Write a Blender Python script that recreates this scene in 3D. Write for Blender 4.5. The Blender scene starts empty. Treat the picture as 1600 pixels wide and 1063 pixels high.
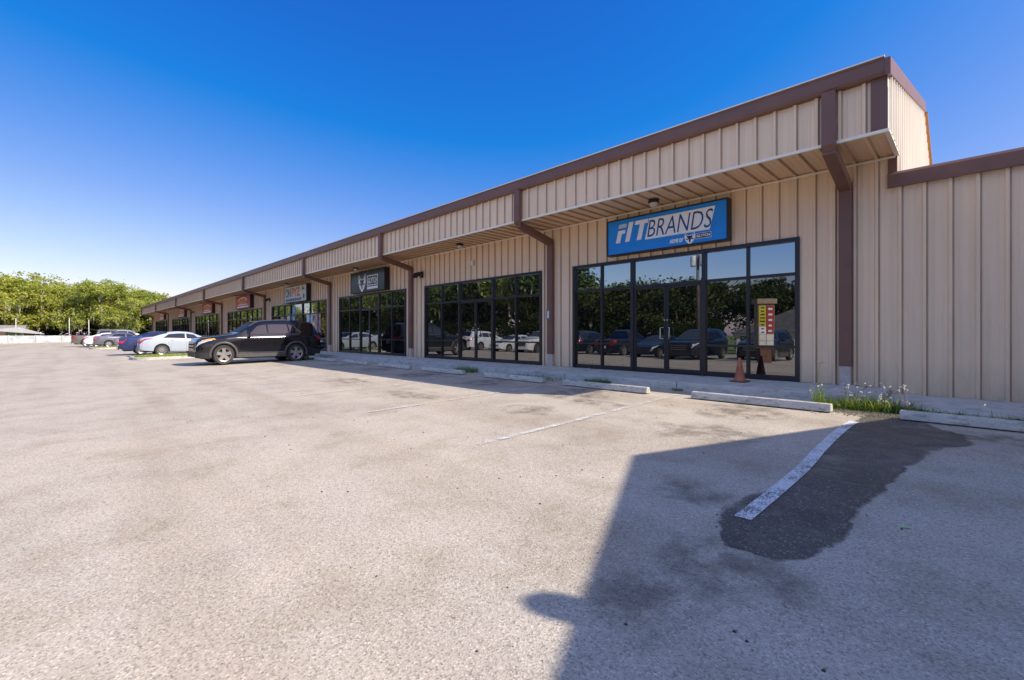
import bpy, bmesh, math, random
from math import sin, cos, pi, sqrt, radians, atan2, exp
from mathutils import Vector, Matrix, noise as mnoise
random.seed(7)
sc = bpy.context.scene
col = sc.collection

# ------------------------------------------------------------------ helpers
def gz(y):                                    # the lot falls 2% away from the building
    return .02 * (max(-60, min(12, y)) - 9.36)

def tag(o, label=None, cat=None, group=None, kind=None):
    if label: o['label'] = label
    if cat: o['category'] = cat
    if group: o['group'] = group
    if kind: o['kind'] = kind
    return o

def empty(name, loc=(0, 0, 0), rz=0, **k):
    o = bpy.data.objects.new(name, None)
    o.location = loc; o.rotation_euler = (0, 0, rz); o.empty_display_size = .3
    col.objects.link(o)
    return tag(o, **k)

def kids(o): return [c for c in bpy.data.objects if c.parent == o]

def copy_tree(o, parent=None):
    c = o.copy(); col.objects.link(c)
    if parent: c.parent = parent
    for ch in kids(o): copy_tree(ch, c)
    return c

def rootloc(p):
    v = Vector((0, 0, 0))
    while p is not None:
        v += p.location; p = p.parent
    return v

class MB:
    def __init__(s): s.v = []; s.f = []; s.m = []; s.fade = {}
    def add(s, vs, fs, mi=0):
        n = len(s.v); s.v += [tuple(v) for v in vs]
        for f in fs: s.f.append(tuple(i + n for i in f)); s.m.append(mi)
        return s
    def box(s, x0, x1, y0, y1, z0, z1, mi=0):
        return s.add([(x0,y0,z0),(x1,y0,z0),(x1,y1,z0),(x0,y1,z0),(x0,y0,z1),(x1,y0,z1),(x1,y1,z1),(x0,y1,z1)],
                     [(0,3,2,1),(4,5,6,7),(0,1,5,4),(1,2,6,5),(2,3,7,6),(3,0,4,7)], mi)
    def prism(s, pts, axis, a0, a1, mi=0):
        """pts in the two other axes (in x,y,z order), extruded along axis"""
        def mk(p, a):
            if axis == 0: return (a, p[0], p[1])
            if axis == 1: return (p[0], a, p[1])
            return (p[0], p[1], a)
        n = len(pts)
        vs = [mk(p, a0) for p in pts] + [mk(p, a1) for p in pts]
        fs = [tuple(range(n))[::-1], tuple(range(n, 2*n))] + [(i, (i+1) % n, n+(i+1) % n, n+i) for i in range(n)]
        return s.add(vs, fs, mi)
    def hexa(s, b, t, mi=0):
        return s.add(list(b)+list(t), [(0,3,2,1),(4,5,6,7),(0,1,5,4),(1,2,6,5),(2,3,7,6),(3,0,4,7)], mi)
    def tube(s, pts, rs, n=8, mi=0, cap=True):
        pts = [Vector(p) for p in pts]
        if not isinstance(rs, (list, tuple)): rs = [rs]*len(pts)
        base = len(s.v); prev = None
        for i, p in enumerate(pts):
            d = (pts[min(i+1, len(pts)-1)] - pts[max(i-1, 0)]).normalized()
            a = d.orthogonal().normalized() if prev is None else (prev - d*prev.dot(d)).normalized()
            prev = a; b = d.cross(a)
            for k in range(n):
                t = 2*pi*k/n
                s.v.append(tuple(p + (a*cos(t)+b*sin(t))*rs[i]))
        for i in range(len(pts)-1):
            for k in range(n):
                s.f.append((base+i*n+k, base+i*n+(k+1) % n, base+(i+1)*n+(k+1) % n, base+(i+1)*n+k)); s.m.append(mi)
        if cap:
            s.f.append(tuple(base+k for k in range(n))[::-1]); s.m.append(mi)
            s.f.append(tuple(base+(len(pts)-1)*n+k for k in range(n))); s.m.append(mi)
        return s
    def lathe(s, prof, c, axis='z', n=24, mi=0):
        """prof [(r, h)] about an axis through c"""
        base = len(s.v)
        for (r, h) in prof:
            for k in range(n):
                t = 2*pi*k/n
                q = (r*cos(t), r*sin(t), h)
                if axis == 'y': q = (q[0], h, q[1])
                if axis == 'x': q = (h, q[0], q[1])
                s.v.append((c[0]+q[0], c[1]+q[1], c[2]+q[2]))
        for i in range(len(prof)-1):
            for k in range(n):
                s.f.append((base+i*n+k, base+i*n+(k+1) % n, base+(i+1)*n+(k+1) % n, base+(i+1)*n+k)); s.m.append(mi)
        return s
    def build(s, name, mats, parent=None, smooth=False, local=False, **k):
        me = bpy.data.meshes.new(name)
        off = Vector((0, 0, 0)) if local else rootloc(parent)
        me.from_pydata([(v[0]-off.x, v[1]-off.y, v[2]-off.z) for v in s.v], [], s.f)
        if not isinstance(mats, (list, tuple)): mats = [mats]
        for m in mats: me.materials.append(m)
        if len(mats) > 1: me.polygons.foreach_set('material_index', s.m)
        if smooth:
            me.polygons.foreach_set('use_smooth', [True]*len(me.polygons))
        if s.fade:
            a = me.color_attributes.new('fade', 'FLOAT_COLOR', 'POINT')
            for i in range(len(s.v)):
                q = s.fade.get(i, 0); a.data[i].color = (q, q, q, 1)
        me.update()
        o = bpy.data.objects.new(name, me); col.objects.link(o)
        if parent: o.parent = parent
        return tag(o, **k)

def fix_normals(o):
    bm = bmesh.new(); bm.from_mesh(o.data)
    bmesh.ops.recalc_face_normals(bm, faces=bm.faces); bm.to_mesh(o.data); bm.free()
    return o

def bevel(o, w=.01, seg=2):
    m = o.modifiers.new('bevel', 'BEVEL'); m.width = w; m.segments = seg; m.limit_method = 'ANGLE'
    return o

# ------------------------------------------------------------------ materials
class NT:
    def __init__(s, name):
        s.m = bpy.data.materials.new(name); s.m.use_nodes = True
        s.t = s.m.node_tree; s.n = s.t.nodes; s.l = s.t.links
        s.b = s.n['Principled BSDF']; s.out = s.n['Material Output']
        s.co = s.n.new('ShaderNodeTexCoord')
    def node(s, t, **k):
        n = s.n.new(t)
        for a, b in k.items():
            if a in n.inputs: n.inputs[a].default_value = b
            else: setattr(n, a, b)
        return n
    def link(s, a, b): s.l.new(a, b)
    def coords(s, scale=(1, 1, 1), src='Object'):
        m = s.node('ShaderNodeMapping'); m.inputs['Scale'].default_value = scale
        if src == 'World':
            g = s.node('ShaderNodeNewGeometry'); s.link(g.outputs['Position'], m.inputs['Vector'])
        else:
            s.link(s.co.outputs[src], m.inputs['Vector'])
        return m.outputs['Vector']
    def noise(s, scale, vec=None, detail=4, rough=.55, dist=0):
        n = s.node('ShaderNodeTexNoise', Scale=scale, Detail=detail, Roughness=rough, Distortion=dist)
        if vec is not None: s.link(vec, n.inputs['Vector'])
        return n.outputs['Fac']
    def ramp(s, fac, stops):
        r = s.node('ShaderNodeValToRGB'); e = r.color_ramp.elements
        while len(e) < len(stops): e.new(.5)
        for i, (p, c) in enumerate(stops):
            e[i].position = p; e[i].color = (c[0], c[1], c[2], 1) if hasattr(c, '__len__') else (c, c, c, 1)
        s.link(fac, r.inputs['Fac']); return r.outputs['Color']
    def mix(s, fac, a, b, mode='MIX'):
        n = s.node('ShaderNodeMix', data_type='RGBA', blend_type=mode)
        for v, i in ((fac, 0), (a, 6), (b, 7)):
            if hasattr(v, 'is_linked') or hasattr(v, 'links'): s.link(v, n.inputs[i])
            elif i == 0: n.inputs[0].default_value = v
            else: n.inputs[i].default_value = (v[0], v[1], v[2], 1)
        return n.outputs[2]
    def math(s, op, a, b=0, clamp=False):
        n = s.node('ShaderNodeMath', operation=op, use_clamp=clamp)
        for v, i in ((a, 0), (b, 1)):
            if hasattr(v, 'links'): s.link(v, n.inputs[i])
            else: n.inputs[i].default_value = v
        return n.outputs[0]
    def bump(s, h, strength=.3, dist=.01):
        n = s.node('ShaderNodeBump', Strength=strength, Distance=dist)
        s.link(h, n.inputs['Height']); s.link(n.outputs['Normal'], s.b.inputs['Normal'])
    def set(s, color=None, rough=.5, metal=0, spec=.5, coat=0):
        if color is not None:
            if hasattr(color, 'links'): s.link(color, s.b.inputs['Base Color'])
            else: s.b.inputs['Base Color'].default_value = (*color, 1)
        if hasattr(rough, 'links'): s.link(rough, s.b.inputs['Roughness'])
        else: s.b.inputs['Roughness'].default_value = rough
        s.b.inputs['Metallic'].default_value = metal
        s.b.inputs['Specular IOR Level'].default_value = spec
        s.b.inputs['Coat Weight'].default_value = coat
        s.b.inputs['Coat Roughness'].default_value = .03
        return s.m

def simple(name, c, rough=.5, metal=0, var=.12, scale=6, spec=.5, coat=0, bump=0, bscale=60, src='Object'):
    t = NT(name)
    v = t.noise(scale, t.coords(src=src))
    c2 = t.ramp(v, [(.3, [x*(1-var) for x in c]), (.7, [min(1, x*(1+var)) for x in c])])
    if bump: t.bump(t.noise(bscale, t.coords(src=src), 3), bump, .005)
    return t.set(c2, rough, metal, spec, coat)

def panel_mat(name, c, rough=.42, rib_shade=False):
    """painted steel sheet: faint vertical streaks, grime"""
    t = NT(name)
    st = t.noise(1, t.coords((9, 9, .35), 'World'), 5, .6)
    gr = t.noise(.7, t.coords((1, 1, 1), 'World'), 4)
    a = t.ramp(st, [(.3, [x*.93 for x in c]), (.7, [min(1, x*1.05) for x in c])])
    b = t.mix(t.ramp(gr, [(.35, .0), (.8, .35)]), a, [x*.86 for x in c])
    # splash grime along the foot of the wall
    g = t.node('ShaderNodeNewGeometry'); sp = t.node('ShaderNodeSeparateXYZ'); t.link(g.outputs['Position'], sp.inputs[0])
    low = t.node('ShaderNodeMapRange'); low.inputs['From Min'].default_value = .15; low.inputs['From Max'].default_value = .75
    low.inputs['To Min'].default_value = .5; low.inputs['To Max'].default_value = 0
    t.link(sp.outputs[2], low.inputs['Value'])
    if rib_shade:      # shade on each big rib's flank, painted as a patchy dark band
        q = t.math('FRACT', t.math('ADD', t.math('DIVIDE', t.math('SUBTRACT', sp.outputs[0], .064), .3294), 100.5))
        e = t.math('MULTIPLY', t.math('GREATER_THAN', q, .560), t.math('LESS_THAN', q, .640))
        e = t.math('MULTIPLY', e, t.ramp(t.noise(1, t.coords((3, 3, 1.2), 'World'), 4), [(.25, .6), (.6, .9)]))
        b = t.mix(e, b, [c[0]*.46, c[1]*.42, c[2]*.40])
    fac = t.math('MULTIPLY', low.outputs[0], t.noise(3, t.coords((3, 3, 1), 'World'), 4), True)
    b = t.mix(fac, b, (.22, .17, .13))
    t.bump(t.noise(1.6, t.coords((1, 1, .5), 'World'), 2), .3, .03)
    return t.set(b, rough, 0, .45)

M = {}
M['tan'] = panel_mat('tan_panel', (.86, .635, .43), rib_shade=True)
M['cream_sunlit_tan'] = panel_mat('cream_sunlit_tan', (.90, .80, .64))  # cream trim; on the end wall, tan paint with sunlight put into the colour
M['soffit'] = panel_mat('soffit_panel', (.82, .55, .33), rib_shade=True)
M['brown'] = simple('brown_trim', (.18, .086, .062), .45, var=.1, scale=2)
M['frame'] = simple('bronze_frame', (.020, .018, .021), .38, var=.1)
M['orange'] = simple('sunlit_edge', (.42, .17, .035), .6)  # sunlit glow of the rake underside, put into the colour as orange
M['tan_dull'] = simple('tan_stucco', (.36, .27, .19), .8, bump=.2)
M['roof'] = simple('roof_sheet', (.42, .40, .36), .4)
M['galv'] = simple('downspout_boot', (.50, .42, .38), .7, var=.2, scale=9, bump=.2)
M['black'] = simple('black_box', (.012, .012, .013), .45)
M['white'] = simple('white_plastic', (.72, .70, .66), .5)
M['lens'] = simple('lamp_lens', (.55, .52, .46), .25)
M['chrome'] = simple('brushed_steel', (.55, .53, .5), .22, 1)
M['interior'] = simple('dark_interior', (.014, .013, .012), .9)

def glass_mat(name, k, tint, body=.006):
    t = NT(name)
    g = t.node('ShaderNodeBsdfGlossy'); g.inputs['Roughness'].default_value = .0
    g.inputs['Color'].default_value = (*tint, 1)
    nv = t.noise(.9, t.coords((1, 1, 1), 'World'), 1)
    bp = t.node('ShaderNodeBump', Strength=.05, Distance=.02); t.link(nv, bp.inputs['Height'])
    t.link(bp.outputs[0], g.inputs['Normal'])
    d = t.node('ShaderNodeBsdfDiffuse'); d.inputs['Color'].default_value = (body, body, body*1.1, 1)
    m = t.node('ShaderNodeMixShader'); m.inputs[0].default_value = k
    t.link(d.outputs[0], m.inputs[1]); t.link(g.outputs[0], m.inputs[2]); t.link(m.outputs[0], t.out.inputs[0])
    return t.m
M['glass'] = glass_mat('tinted_glass', .21, (.95, .98, 1))
M['glass_top'] = glass_mat('transom_glass', .42, (.78, .92, 1), .012)
M['car_glass'] = glass_mat('car_glass', .13, (1, 1, 1), .01)

# asphalt --------------------------------------------------------------
def asphalt(name, tone=1.0, rough=.85, soft=False, wet=False):
    t = NT(name)
    p = t.coords((1, 1, 1), 'World')
    vo = t.node('ShaderNodeTexVoronoi', Scale=105.0); t.link(p, vo.inputs['Vector'])
    sx = t.node('ShaderNodeSeparateXYZ'); t.link(vo.outputs['Color'], sx.inputs[0])
    base = (.462*tone, .400*tone, .322*tone)
    stone = t.ramp(sx.outputs[0], [(0, [x*.62 for x in base]), (.25, [x*.90 for x in base]), (.6, base), (.9, [x*1.10 for x in base]), (1, [min(.88, x*1.38) for x in base])])
    if wet: stone = t.ramp(sx.outputs[0], [(0, [x*.6 for x in base]), (.6, base), (.93, [x*1.4 for x in base]), (.95, [x*2.6 for x in base]), (1, [x*3.6 for x in base])])
    # dark pits between the stones
    pit = t.ramp(t.noise(46, p, 3, .7), [(.33, 1), (.38, 0)])
    c = t.mix(t.math('MULTIPLY', pit, .75), stone, [x*.30 for x in base])
    fine = t.noise(230, p, 2)
    c = t.mix(.55, c, t.mix(1, c, t.ramp(fine, [(.3, .80), (.7, 1.18)]), 'MULTIPLY'))
    # broad wear, warm and cool patches
    big = t.noise(.33, p, 6, .6, .6)
    c = t.mix(1, c, t.ramp(big, [(.32, (.88, .87, .86)), (.5, (1, 1, 1)), (.68, (1.08, 1.06, 1.04))]), 'MULTIPLY')
    mid = t.noise(1.7, p, 5, .6)
    c = t.mix(1, c, t.ramp(mid, [(.33, (.87, .84, .80)), (.5, (1, 1, 1)), (.7, (1.06, 1.04, 1.03))]), 'MULTIPLY')
    # faint paver seams / traffic bands along the lot
    band = t.noise(1, t.coords((.05, 1.1, 1), 'World'), 3)
    c = t.mix(1, c, t.ramp(band, [(.36, (.90, .88, .86)), (.52, (1, 1, 1))]), 'MULTIPLY')
    t.bump(t.math('ADD', vo.outputs['Distance'], t.math('MULTIPLY', fine, .6)), .4 if not wet else .35, .005)
    m = t.set(c, rough, 0, .25 if not wet else .5)
    if soft or wet:
        a = t.node('ShaderNodeAttribute'); a.attribute_name = 'fade'
        n1 = t.noise(2.2 if wet else 3.2, p, 7, .72)
        if wet:
            n3 = t.noise(14, p, 6, .75)
            f = t.math('ADD', a.outputs['Fac'], t.math('MULTIPLY', t.math('SUBTRACT', n1, .5), 1.5))
            f = t.math('MULTIPLY', t.math('ADD', f, t.math('MULTIPLY', t.math('SUBTRACT', n3, .5), .6)), 3.2, True)
            f = t.math('MULTIPLY', f, t.ramp(t.noise(1.3, p, 4), [(.36, .45), (.58, 1)]))
        else:
            f = t.math('MULTIPLY', a.outputs['Fac'], t.ramp(n1, [(.42, 0), (.62, 1)]), True)
            f = t.math('MULTIPLY', f, .48)
        tr = t.node('ShaderNodeBsdfTransparent'); mx = t.node('ShaderNodeMixShader')
        t.link(f, mx.inputs[0]); t.link(tr.outputs[0], mx.inputs[1]); t.link(t.b.outputs[0], mx.inputs[2])
        t.link(mx.outputs[0], t.out.inputs[0])
    return m
M['asphalt'] = asphalt('asphalt')
M['stain'] = asphalt('oil_stain', .45, .7, soft=True)
M['wet'] = asphalt('wet_asphalt', .26, .55, wet=True)
M['rustdirt'] = simple('rust_dirt', (.16, .08, .04), .9)

def paint_mat(name, c, wear):
    t = NT(name); p = t.coords((1, 1, 1), 'World')
    n = t.noise(60, p, 5, .75); n2 = t.noise(4, p, 4)
    s = t.math('ADD', n, t.math('MULTIPLY', n2, .5))
    f = t.ramp(s, [(wear, 0), (wear+.07, 1)])
    t.set(t.ramp(t.noise(14, p, 4), [(.3, [x*.78 for x in c]), (.7, c)]), .7)
    t.bump(t.noise(120, p, 2), .3, .004)
    tr = t.node('ShaderNodeBsdfTransparent'); mx = t.node('ShaderNodeMixShader')
    t.link(f, mx.inputs[0]); t.link(tr.outputs[0], mx.inputs[1]); t.link(t.b.outputs[0], mx.inputs[2])
    t.link(mx.outputs[0], t.out.inputs[0]); return t.m
M['paint'] = paint_mat('white_paint', (.74, .73, .71), .66)
M['paint_worn'] = paint_mat('worn_paint', (.70, .67, .62), .72)

def concrete(name, c, dark=.5):
    t = NT(name); p = t.coords((1, 1, 1), 'World')
    a = t.noise(2.5, p, 6, .6); b = t.noise(38, p, 3)
    cc = t.ramp(a, [(.3, [x*.82 for x in c]), (.65, c)])
    cc = t.mix(t.ramp(b, [(.3, .35), (.5, 0)]), cc, [x*dark for x in c])
    m = t.ramp(t.noise(5, t.coords((1, 1, 3), 'World'), 6, .7), [(.50, 0), (.68, .75)])
    cc = t.mix(m, cc, [x*dark*.55 for x in c])
    t.bump(b, .35, .006)
    return t.set(cc, .85, 0, .25)
M['concrete'] = concrete('sidewalk_concrete', (.52, .50, .47), .75)
M['stop'] = concrete('wheel_stop_concrete', (.58, .53, .46), .34)
M['stucco'] = concrete('stucco', (.62, .60, .56), .8)

def leaf_mat(name, c1, c2, trans=.35):
    t = NT(name)
    oi = t.node('ShaderNodeObjectInfo')
    n = t.noise(.55, t.coords((1, 1, 1), 'World'), 3)
    n2 = t.noise(7, t.coords((1, 1, 1), 'World'), 2)
    c = t.mix(t.ramp(t.math('ADD', t.math('MULTIPLY', n, .6), t.math('MULTIPLY', n2, .4)), [(.38, 0), (.62, 1)]), c1, c2)
    c = t.mix(1, c, t.ramp(oi.outputs['Random'], [(0, (.9, .95, .9)), (.5, (1, 1, .95)), (1, (1.12, 1.05, .9))]), 'MULTIPLY')
    t.set(c, .55, 0, .3)
    tl = t.node('ShaderNodeBsdfTranslucent'); t.link(c, tl.inputs['Color'])
    mx = t.node('ShaderNodeMixShader'); mx.inputs[0].default_value = trans
    t.link(t.b.outputs[0], mx.inputs[1]); t.link(tl.outputs[0], mx.inputs[2]); t.link(mx.outputs[0], t.out.inputs[0])
    return t.m
M['leaf'] = leaf_mat('oak_leaf', (.22, .29, .045), (.58, .58, .13), .5)
M['leaf_dark'] = leaf_mat('dark_leaf', (.035, .06, .015), (.11, .14, .03), .3)
M['moss'] = leaf_mat('spanish_moss', (.30, .27, .18), (.42, .38, .27))
M['bark'] = simple('bark', (.13, .10, .075), .9, var=.35, scale=5, bump=.5, bscale=12)
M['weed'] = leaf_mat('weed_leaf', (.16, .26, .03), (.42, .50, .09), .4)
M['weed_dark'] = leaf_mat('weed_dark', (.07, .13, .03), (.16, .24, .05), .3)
M['straw'] = leaf_mat('dry_stalk', (.34, .28, .17), (.42, .36, .24), .2)
M['petal'] = simple('petal', (.72, .68, .60), .7)
M['grass'] = simple('grass_ground', (.13, .17, .045), .95, var=.4, scale=1.5, bump=.5, bscale=20, src='Object')

# ------------------------------------------------------------------ ground
g = MB()
xs = [-700, -300, -160, -112, 60, 300, 700]; ys = [-700, -200, -60, 12, 60, 200, 700]
vs = [(x, y, gz(y)-.02) for y in ys for x in xs]
g.add(vs, [(j*7+i, j*7+i+1, j*7+i+8, j*7+i+7) for j in range(6) for i in range(6)])
g.build('ground', M['grass'], kind='structure')
g = MB()
ys = [-19, -60+41.01, 9.8]
g.add([(-103, -18, gz(-18)), (40, -18, gz(-18)), (40, 9.8, gz(9.8)), (-103, 9.8, gz(9.8))], [(0, 1, 2, 3)])
g.build('parking_lot', M['asphalt'], kind='structure')

# raised sidewalk along the shops, lower slab at the right
s = MB(); x = -99.0
while x < -1.1:
    x1 = min(x + 3.05, -1.05)
    s.hexa([(x+.006, 9.32, -.12), (x1-.006, 9.32, -.12), (x1-.006, 10.78, -.12), (x+.006, 10.78, -.12)],
           [(x+.006, 9.34, .175), (x1-.006, 9.34, .175), (x1-.006, 10.78, .21), (x+.006, 10.78, .21)])
    x = x1
bevel(s.build('sidewalk', M['concrete'], kind='structure'), .018)
s = MB()
for x0, x1 in ((-1.04, .62), (.63, 3.6), (3.61, 6.6), (6.61, 9.6)):
    s.hexa([(x0, 9.05, -.12), (x1, 9.05, -.12), (x1, 10.78, -.12), (x0, 10.78, -.12)],
           [(x0, 9.07, .085), (x1, 9.07, .085), (x1, 10.78, .12), (x0, 10.78, .12)])
bevel(s.build('lower_sidewalk', M['concrete'], kind='structure'), .018)

# painted bay lines
def strip(mb, pts, w, dz):
    n = len(mb.v)
    for (x, y) in pts:
        mb.v.append((x-w/2, y, gz(y)+dz)); mb.v.append((x+w/2, y, gz(y)+dz))
    for i in range(len(pts)-1):
        mb.f.append((n+2*i, n+2*i+1, n+2*i+3, n+2*i+2)); mb.m.append(0)
s = MB(); strip(s, [(-1.15, 3.44), (-1.14, 4.0), (-1.135, 4.6), (-1.135, 5.0), (-1.15, 5.4), (-1.17, 5.8), (-1.18, 6.2), (-1.19, 6.7), (-1.19, 7.2), (-1.18, 7.6), (-1.16, 7.85)], .115, .012)
s.build('painted_line', M['paint'], kind='structure')
s = MB()
for k in range(1, 11):
    x = -1.15-2.97*k
    strip(s, [(x, 3.5), (x+.01, 6), (x, 8.7)], .10, .012)
for k in range(26):
    strip(s, [(-6-3*k, -9.5), (-6-3*k, -4.4)], .1, .012)
s.build('worn_painted_lines', M['paint_worn'], kind='structure')

# stains lying in the asphalt
def decal(name, pts, mat, dz, inset=.55, sub=4, seed=0):
    """outline -> fan of rings, fade 0 at the rim rising to 1 inside"""
    cx = sum(p[0] for p in pts)/len(pts); cy = sum(p[1] for p in pts)/len(pts)
    mb = MB(); dense = []
    for i in range(len(pts)):
        a, b = pts[i], pts[(i+1) % len(pts)]
        for k in range(sub):
            t = k/sub; dense.append((a[0]+(b[0]-a[0])*t, a[1]+(b[1]-a[1])*t))
    n = len(dense); rings = [1.0, .85, .6, .3]; fad = [0, .5, 1, 1]
    for r, fd in zip(rings, fad):
        for (x, y) in dense:
            X, Y = cx+(x-cx)*r, cy+(y-cy)*r
            mb.fade[len(mb.v)] = fd; mb.v.append((X, Y, gz(Y)+dz))
    mb.fade[len(mb.v)] = 1; mb.v.append((cx, cy, gz(cy)+dz))
    for j in range(3):
        for i in range(n):
            mb.f.append((j*n+i, j*n+(i+1) % n, (j+1)*n+(i+1) % n, (j+1)*n+i)); mb.m.append(0)
    for i in range(n): mb.f.append((3*n+i, 3*n+(i+1) % n, 4*n)); mb.m.append(0)
    return mb.build(name, mat, kind='structure')

def ribbon_decal(name, spine, mat, dz):
    """spine: (y, x0, x1) rows; fade 0 at both sides and ends"""
    mb = MB(); cols = [0, .10, .25, .5, .75, .90, 1]; fd = [0, .45, 1, 1, 1, .45, 0]
    for j, (y, x0, x1) in enumerate(spine):
        e = 0 if j in (0, len(spine)-1) else 1
        for c, q in zip(cols, fd):
            mb.fade[len(mb.v)] = q*e; mb.v.append((x0+(x1-x0)*c, y, gz(y)+dz))
    m = len(cols)
    for j in range(len(spine)-1):
        for i in range(m-1):
            mb.f.append((j*m+i, j*m+i+1, (j+1)*m+i+1, (j+1)*m+i)); mb.m.append(0)
    return mb.build(name, mat, kind='structure')
ribbon_decal('wet_patch', [(2.95, -1.1, -.80), (3.1, -1.18, -.68), (3.3, -1.28, -.60), (3.55, -1.34, -.56), (3.8, -1.33, -.57), (4.0, -1.27, -.58), (4.3, -1.18, -.57), (4.7, -1.17, -.50),
    (5.2, -1.16, -.46), (5.7, -1.2, -.42), (6.2, -1.2, -.34), (6.8, -1.2, -.22), (7.3, -1.2, .06), (7.7, -1.2, .0), (8.1, -1.16, -.28), (8.5, -1.15, -.5), (8.75, -1.0, -.62), (8.9, -.95, -.7)], M['wet'], .004)
def blob(x, y, rx, ry, n=12, seed=0):
    r = random.Random(seed)
    return [(x+cos(2*pi*k/n)*rx*r.uniform(.75, 1.2), y+sin(2*pi*k/n)*ry*r.uniform(.75, 1.2)) for k in range(n)]
for i, (x, y, rx, ry) in enumerate([(-2.6, 7.7, .75, .8), (-2.4, 5.9, .8, .6), (-5.7, 7.6, .8, 1.0), (-5.2, 5.6, .6, .5), (-8.7, 7.7, .8, .9), (-11.7, 7.7, .8, .9),
        (-14.6, 7.8, .8, .8), (-17.6, 7.8, .8, .8), (.6, 7.8, 1.3, .45), (-4.9, 6.9, 1.0, .3), (-8.2, 5.2, .9, .4), (-12, 5.5, 1.0, .6), (-1.0, 2.7, .5, .45), (-1.15, 2.1, .35, .4), (-1.6, 3.7, .4, .3)]):
    decal('oil_stain', blob(x, y, rx, ry, seed=i), M['stain'], .006 if i % 2 else .008)

# curbed grass islands
def island(x0, x1, y0, y1):
    k = MB()
    def ring(o, z, r):
        pts = []
        for (cx, cy, a0) in ((x1-r, y1-r, 0), (x0+r, y1-r, 90), (x0+r, y0+r, 180), (x1-r, y0+r, 270)):
            for j in range(6):
                a = radians(a0+18*j); pts.append((cx+(r-o)*cos(a), cy+(r-o)*sin(a), gz(cy+(r-o)*sin(a))+z))
        return pts
    n = 24; vs = ring(0, -.03, .9)+ring(.02, .13, .9)+ring(.16, .14, .9)+ring(.17, .05, .9)
    fs = [(j*n+i, j*n+(i+1) % n, (j+1)*n+(i+1) % n, (j+1)*n+i) for j in range(3) for i in range(n)]
    k.add(vs, fs); k.build('kerb', M['stop'], kind='structure')
    k = MB(); k.add(ring(.17, .10, .9), [tuple(range(n))]); k.build('island_soil', M['grass'], kind='structure')
    b = MB(); r = random.Random(int(-x0))
    for _ in range(2600):
        x = r.uniform(x0+.25, x1-.25); y = r.uniform(y0+.25, y1-.25); z = gz(y)+.1
        h = r.uniform(.05, .14); a = r.uniform(0, pi); w = .02
        b.add([(x-cos(a)*w, y-sin(a)*w, z), (x+cos(a)*w, y+sin(a)*w, z), (x+r.uniform(-.04, .04), y+r.uniform(-.04, .04), z+h)], [(0, 1, 2)])
    b.build('grass', M['weed'], kind='stuff')
island(-32.4, -29.4, 2.5, 9.2)
island(-57.0, -54.0, 1.7, 9.2)

# grass verge strip at the far end of the lot
s = MB(); s.hexa([(-103.5, -18, -.7), (-103.1, -18, -.7), (-103.1, 9.8, -.2), (-103.5, 9.8, -.2)],
                 [(-103.5, -18, -.42), (-103.1, -18, -.42), (-103.1, 9.8, .1), (-103.5, 9.8, .1)])
s.build('far_kerb', M['stop'], kind='structure')
s = MB(); strip(s, [], 1, 0)

# ------------------------------------------------------------------ the long metal building
D = 10.8; F = 9.38; XE = -.965; XW = -98.0; PITCH = .3294; PH = .064
bld = empty('retail_building', (-49, 14, 0), label='long tan ribbed metal shop building with brown gutter and deep overhanging canopy', cat='building')

def profile(a0, a1):
    """ribbed sheet profile: (along, out) points with big ribs and two small ones between"""
    pts = []; k = math.floor((a0-PH)/PITCH)-1
    while True:
        c = PH+k*PITCH; k += 1
        if c > a1+PITCH: break
        for d, o in ((-.042, 0), (-.020, .042), (.020, .042), (.042, 0), (.100, 0), (.108, .005), (.122, .005), (.130, 0), (.205, 0), (.213, .005), (.227, .005), (.235, 0)):
            if a0 < c+d < a1: pts.append((c+d, o))
    return [(a0, 0)]+pts+[(a1, 0)]
def wall_y(mb, x0, x1, z0, z1, y, top=None):           # faces -Y
    p = profile(x0, x1); n = len(p)
    mb.add([(a, y-o, z0) for a, o in p]+[(a, y-o, z1) for a, o in p], [(i, i+1, n+i+1, n+i) for i in range(n-1)])
def wall_x(mb, y0, y1, z0f, z1f, x):                    # faces +X, z given by functions of y
    p = profile(y0, y1); n = len(p)
    mb.add([(x+o, a, z0f(a)) for a, o in p]+[(x+o, a, z1f(a)) for a, o in p], [(i, i+1, n+i+1, n+i) for i in range(n-1)])
def soffit_y(mb, x0, x1, y0, y1, z):                     # faces down
    p = profile(x0, x1); n = len(p)
    mb.add([(a, y0, z-o) for a, o in p]+[(a, y1, z-o) for a, o in p], [(i, i+1, n+i+1, n+i) for i in range(n-1)])

WIN = [(-8.31, -2.53, 2), (-16.08, -9.61, 2), (-24.35, -17.6, 2), (-35.6, -26.1, 3), (-48.0, -38.0, 3), (-62.2, -51.0, 3), (-77.6, -65.8, 3), (-93.4, -81.6, 3)]
ZS, ZH, ZT, ZL = .21, 3.17, 2.45, .93
w = MB(); edges = [XW]
for x0, x1, _ in reversed(WIN): edges += [x0, x1]
edges.append(XE)
for i in range(0, len(edges), 2): wall_y(w, edges[i], edges[i+1], ZS, 4.47, D)
for x0, x1, _ in WIN: wall_y(w, x0, x1, ZH, 4.47, D)
wall_y(w, -1.2, XE, .08, ZS, D)
for k_ in range(-34, 0):                       # screw heads beside the big ribs, modelled in the sheet
    for zz in (.55, 1.45, 2.35, 3.45, 4.2):
        xx = PH+k_*PITCH+.07
        if xx > XE or any(x0-.1 < xx < x1+.1 and zz < ZH for x0, x1, _ in WIN): continue
        w.box(xx-.007, xx+.007, D-.006, D+.002, zz-.007, zz+.007)
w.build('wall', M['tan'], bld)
ridge = 16.8
ztop = lambda y: 5.42+.262*(y-F) if y < ridge else 5.42+.262*(ridge-F)-.42*(y-ridge)
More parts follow.
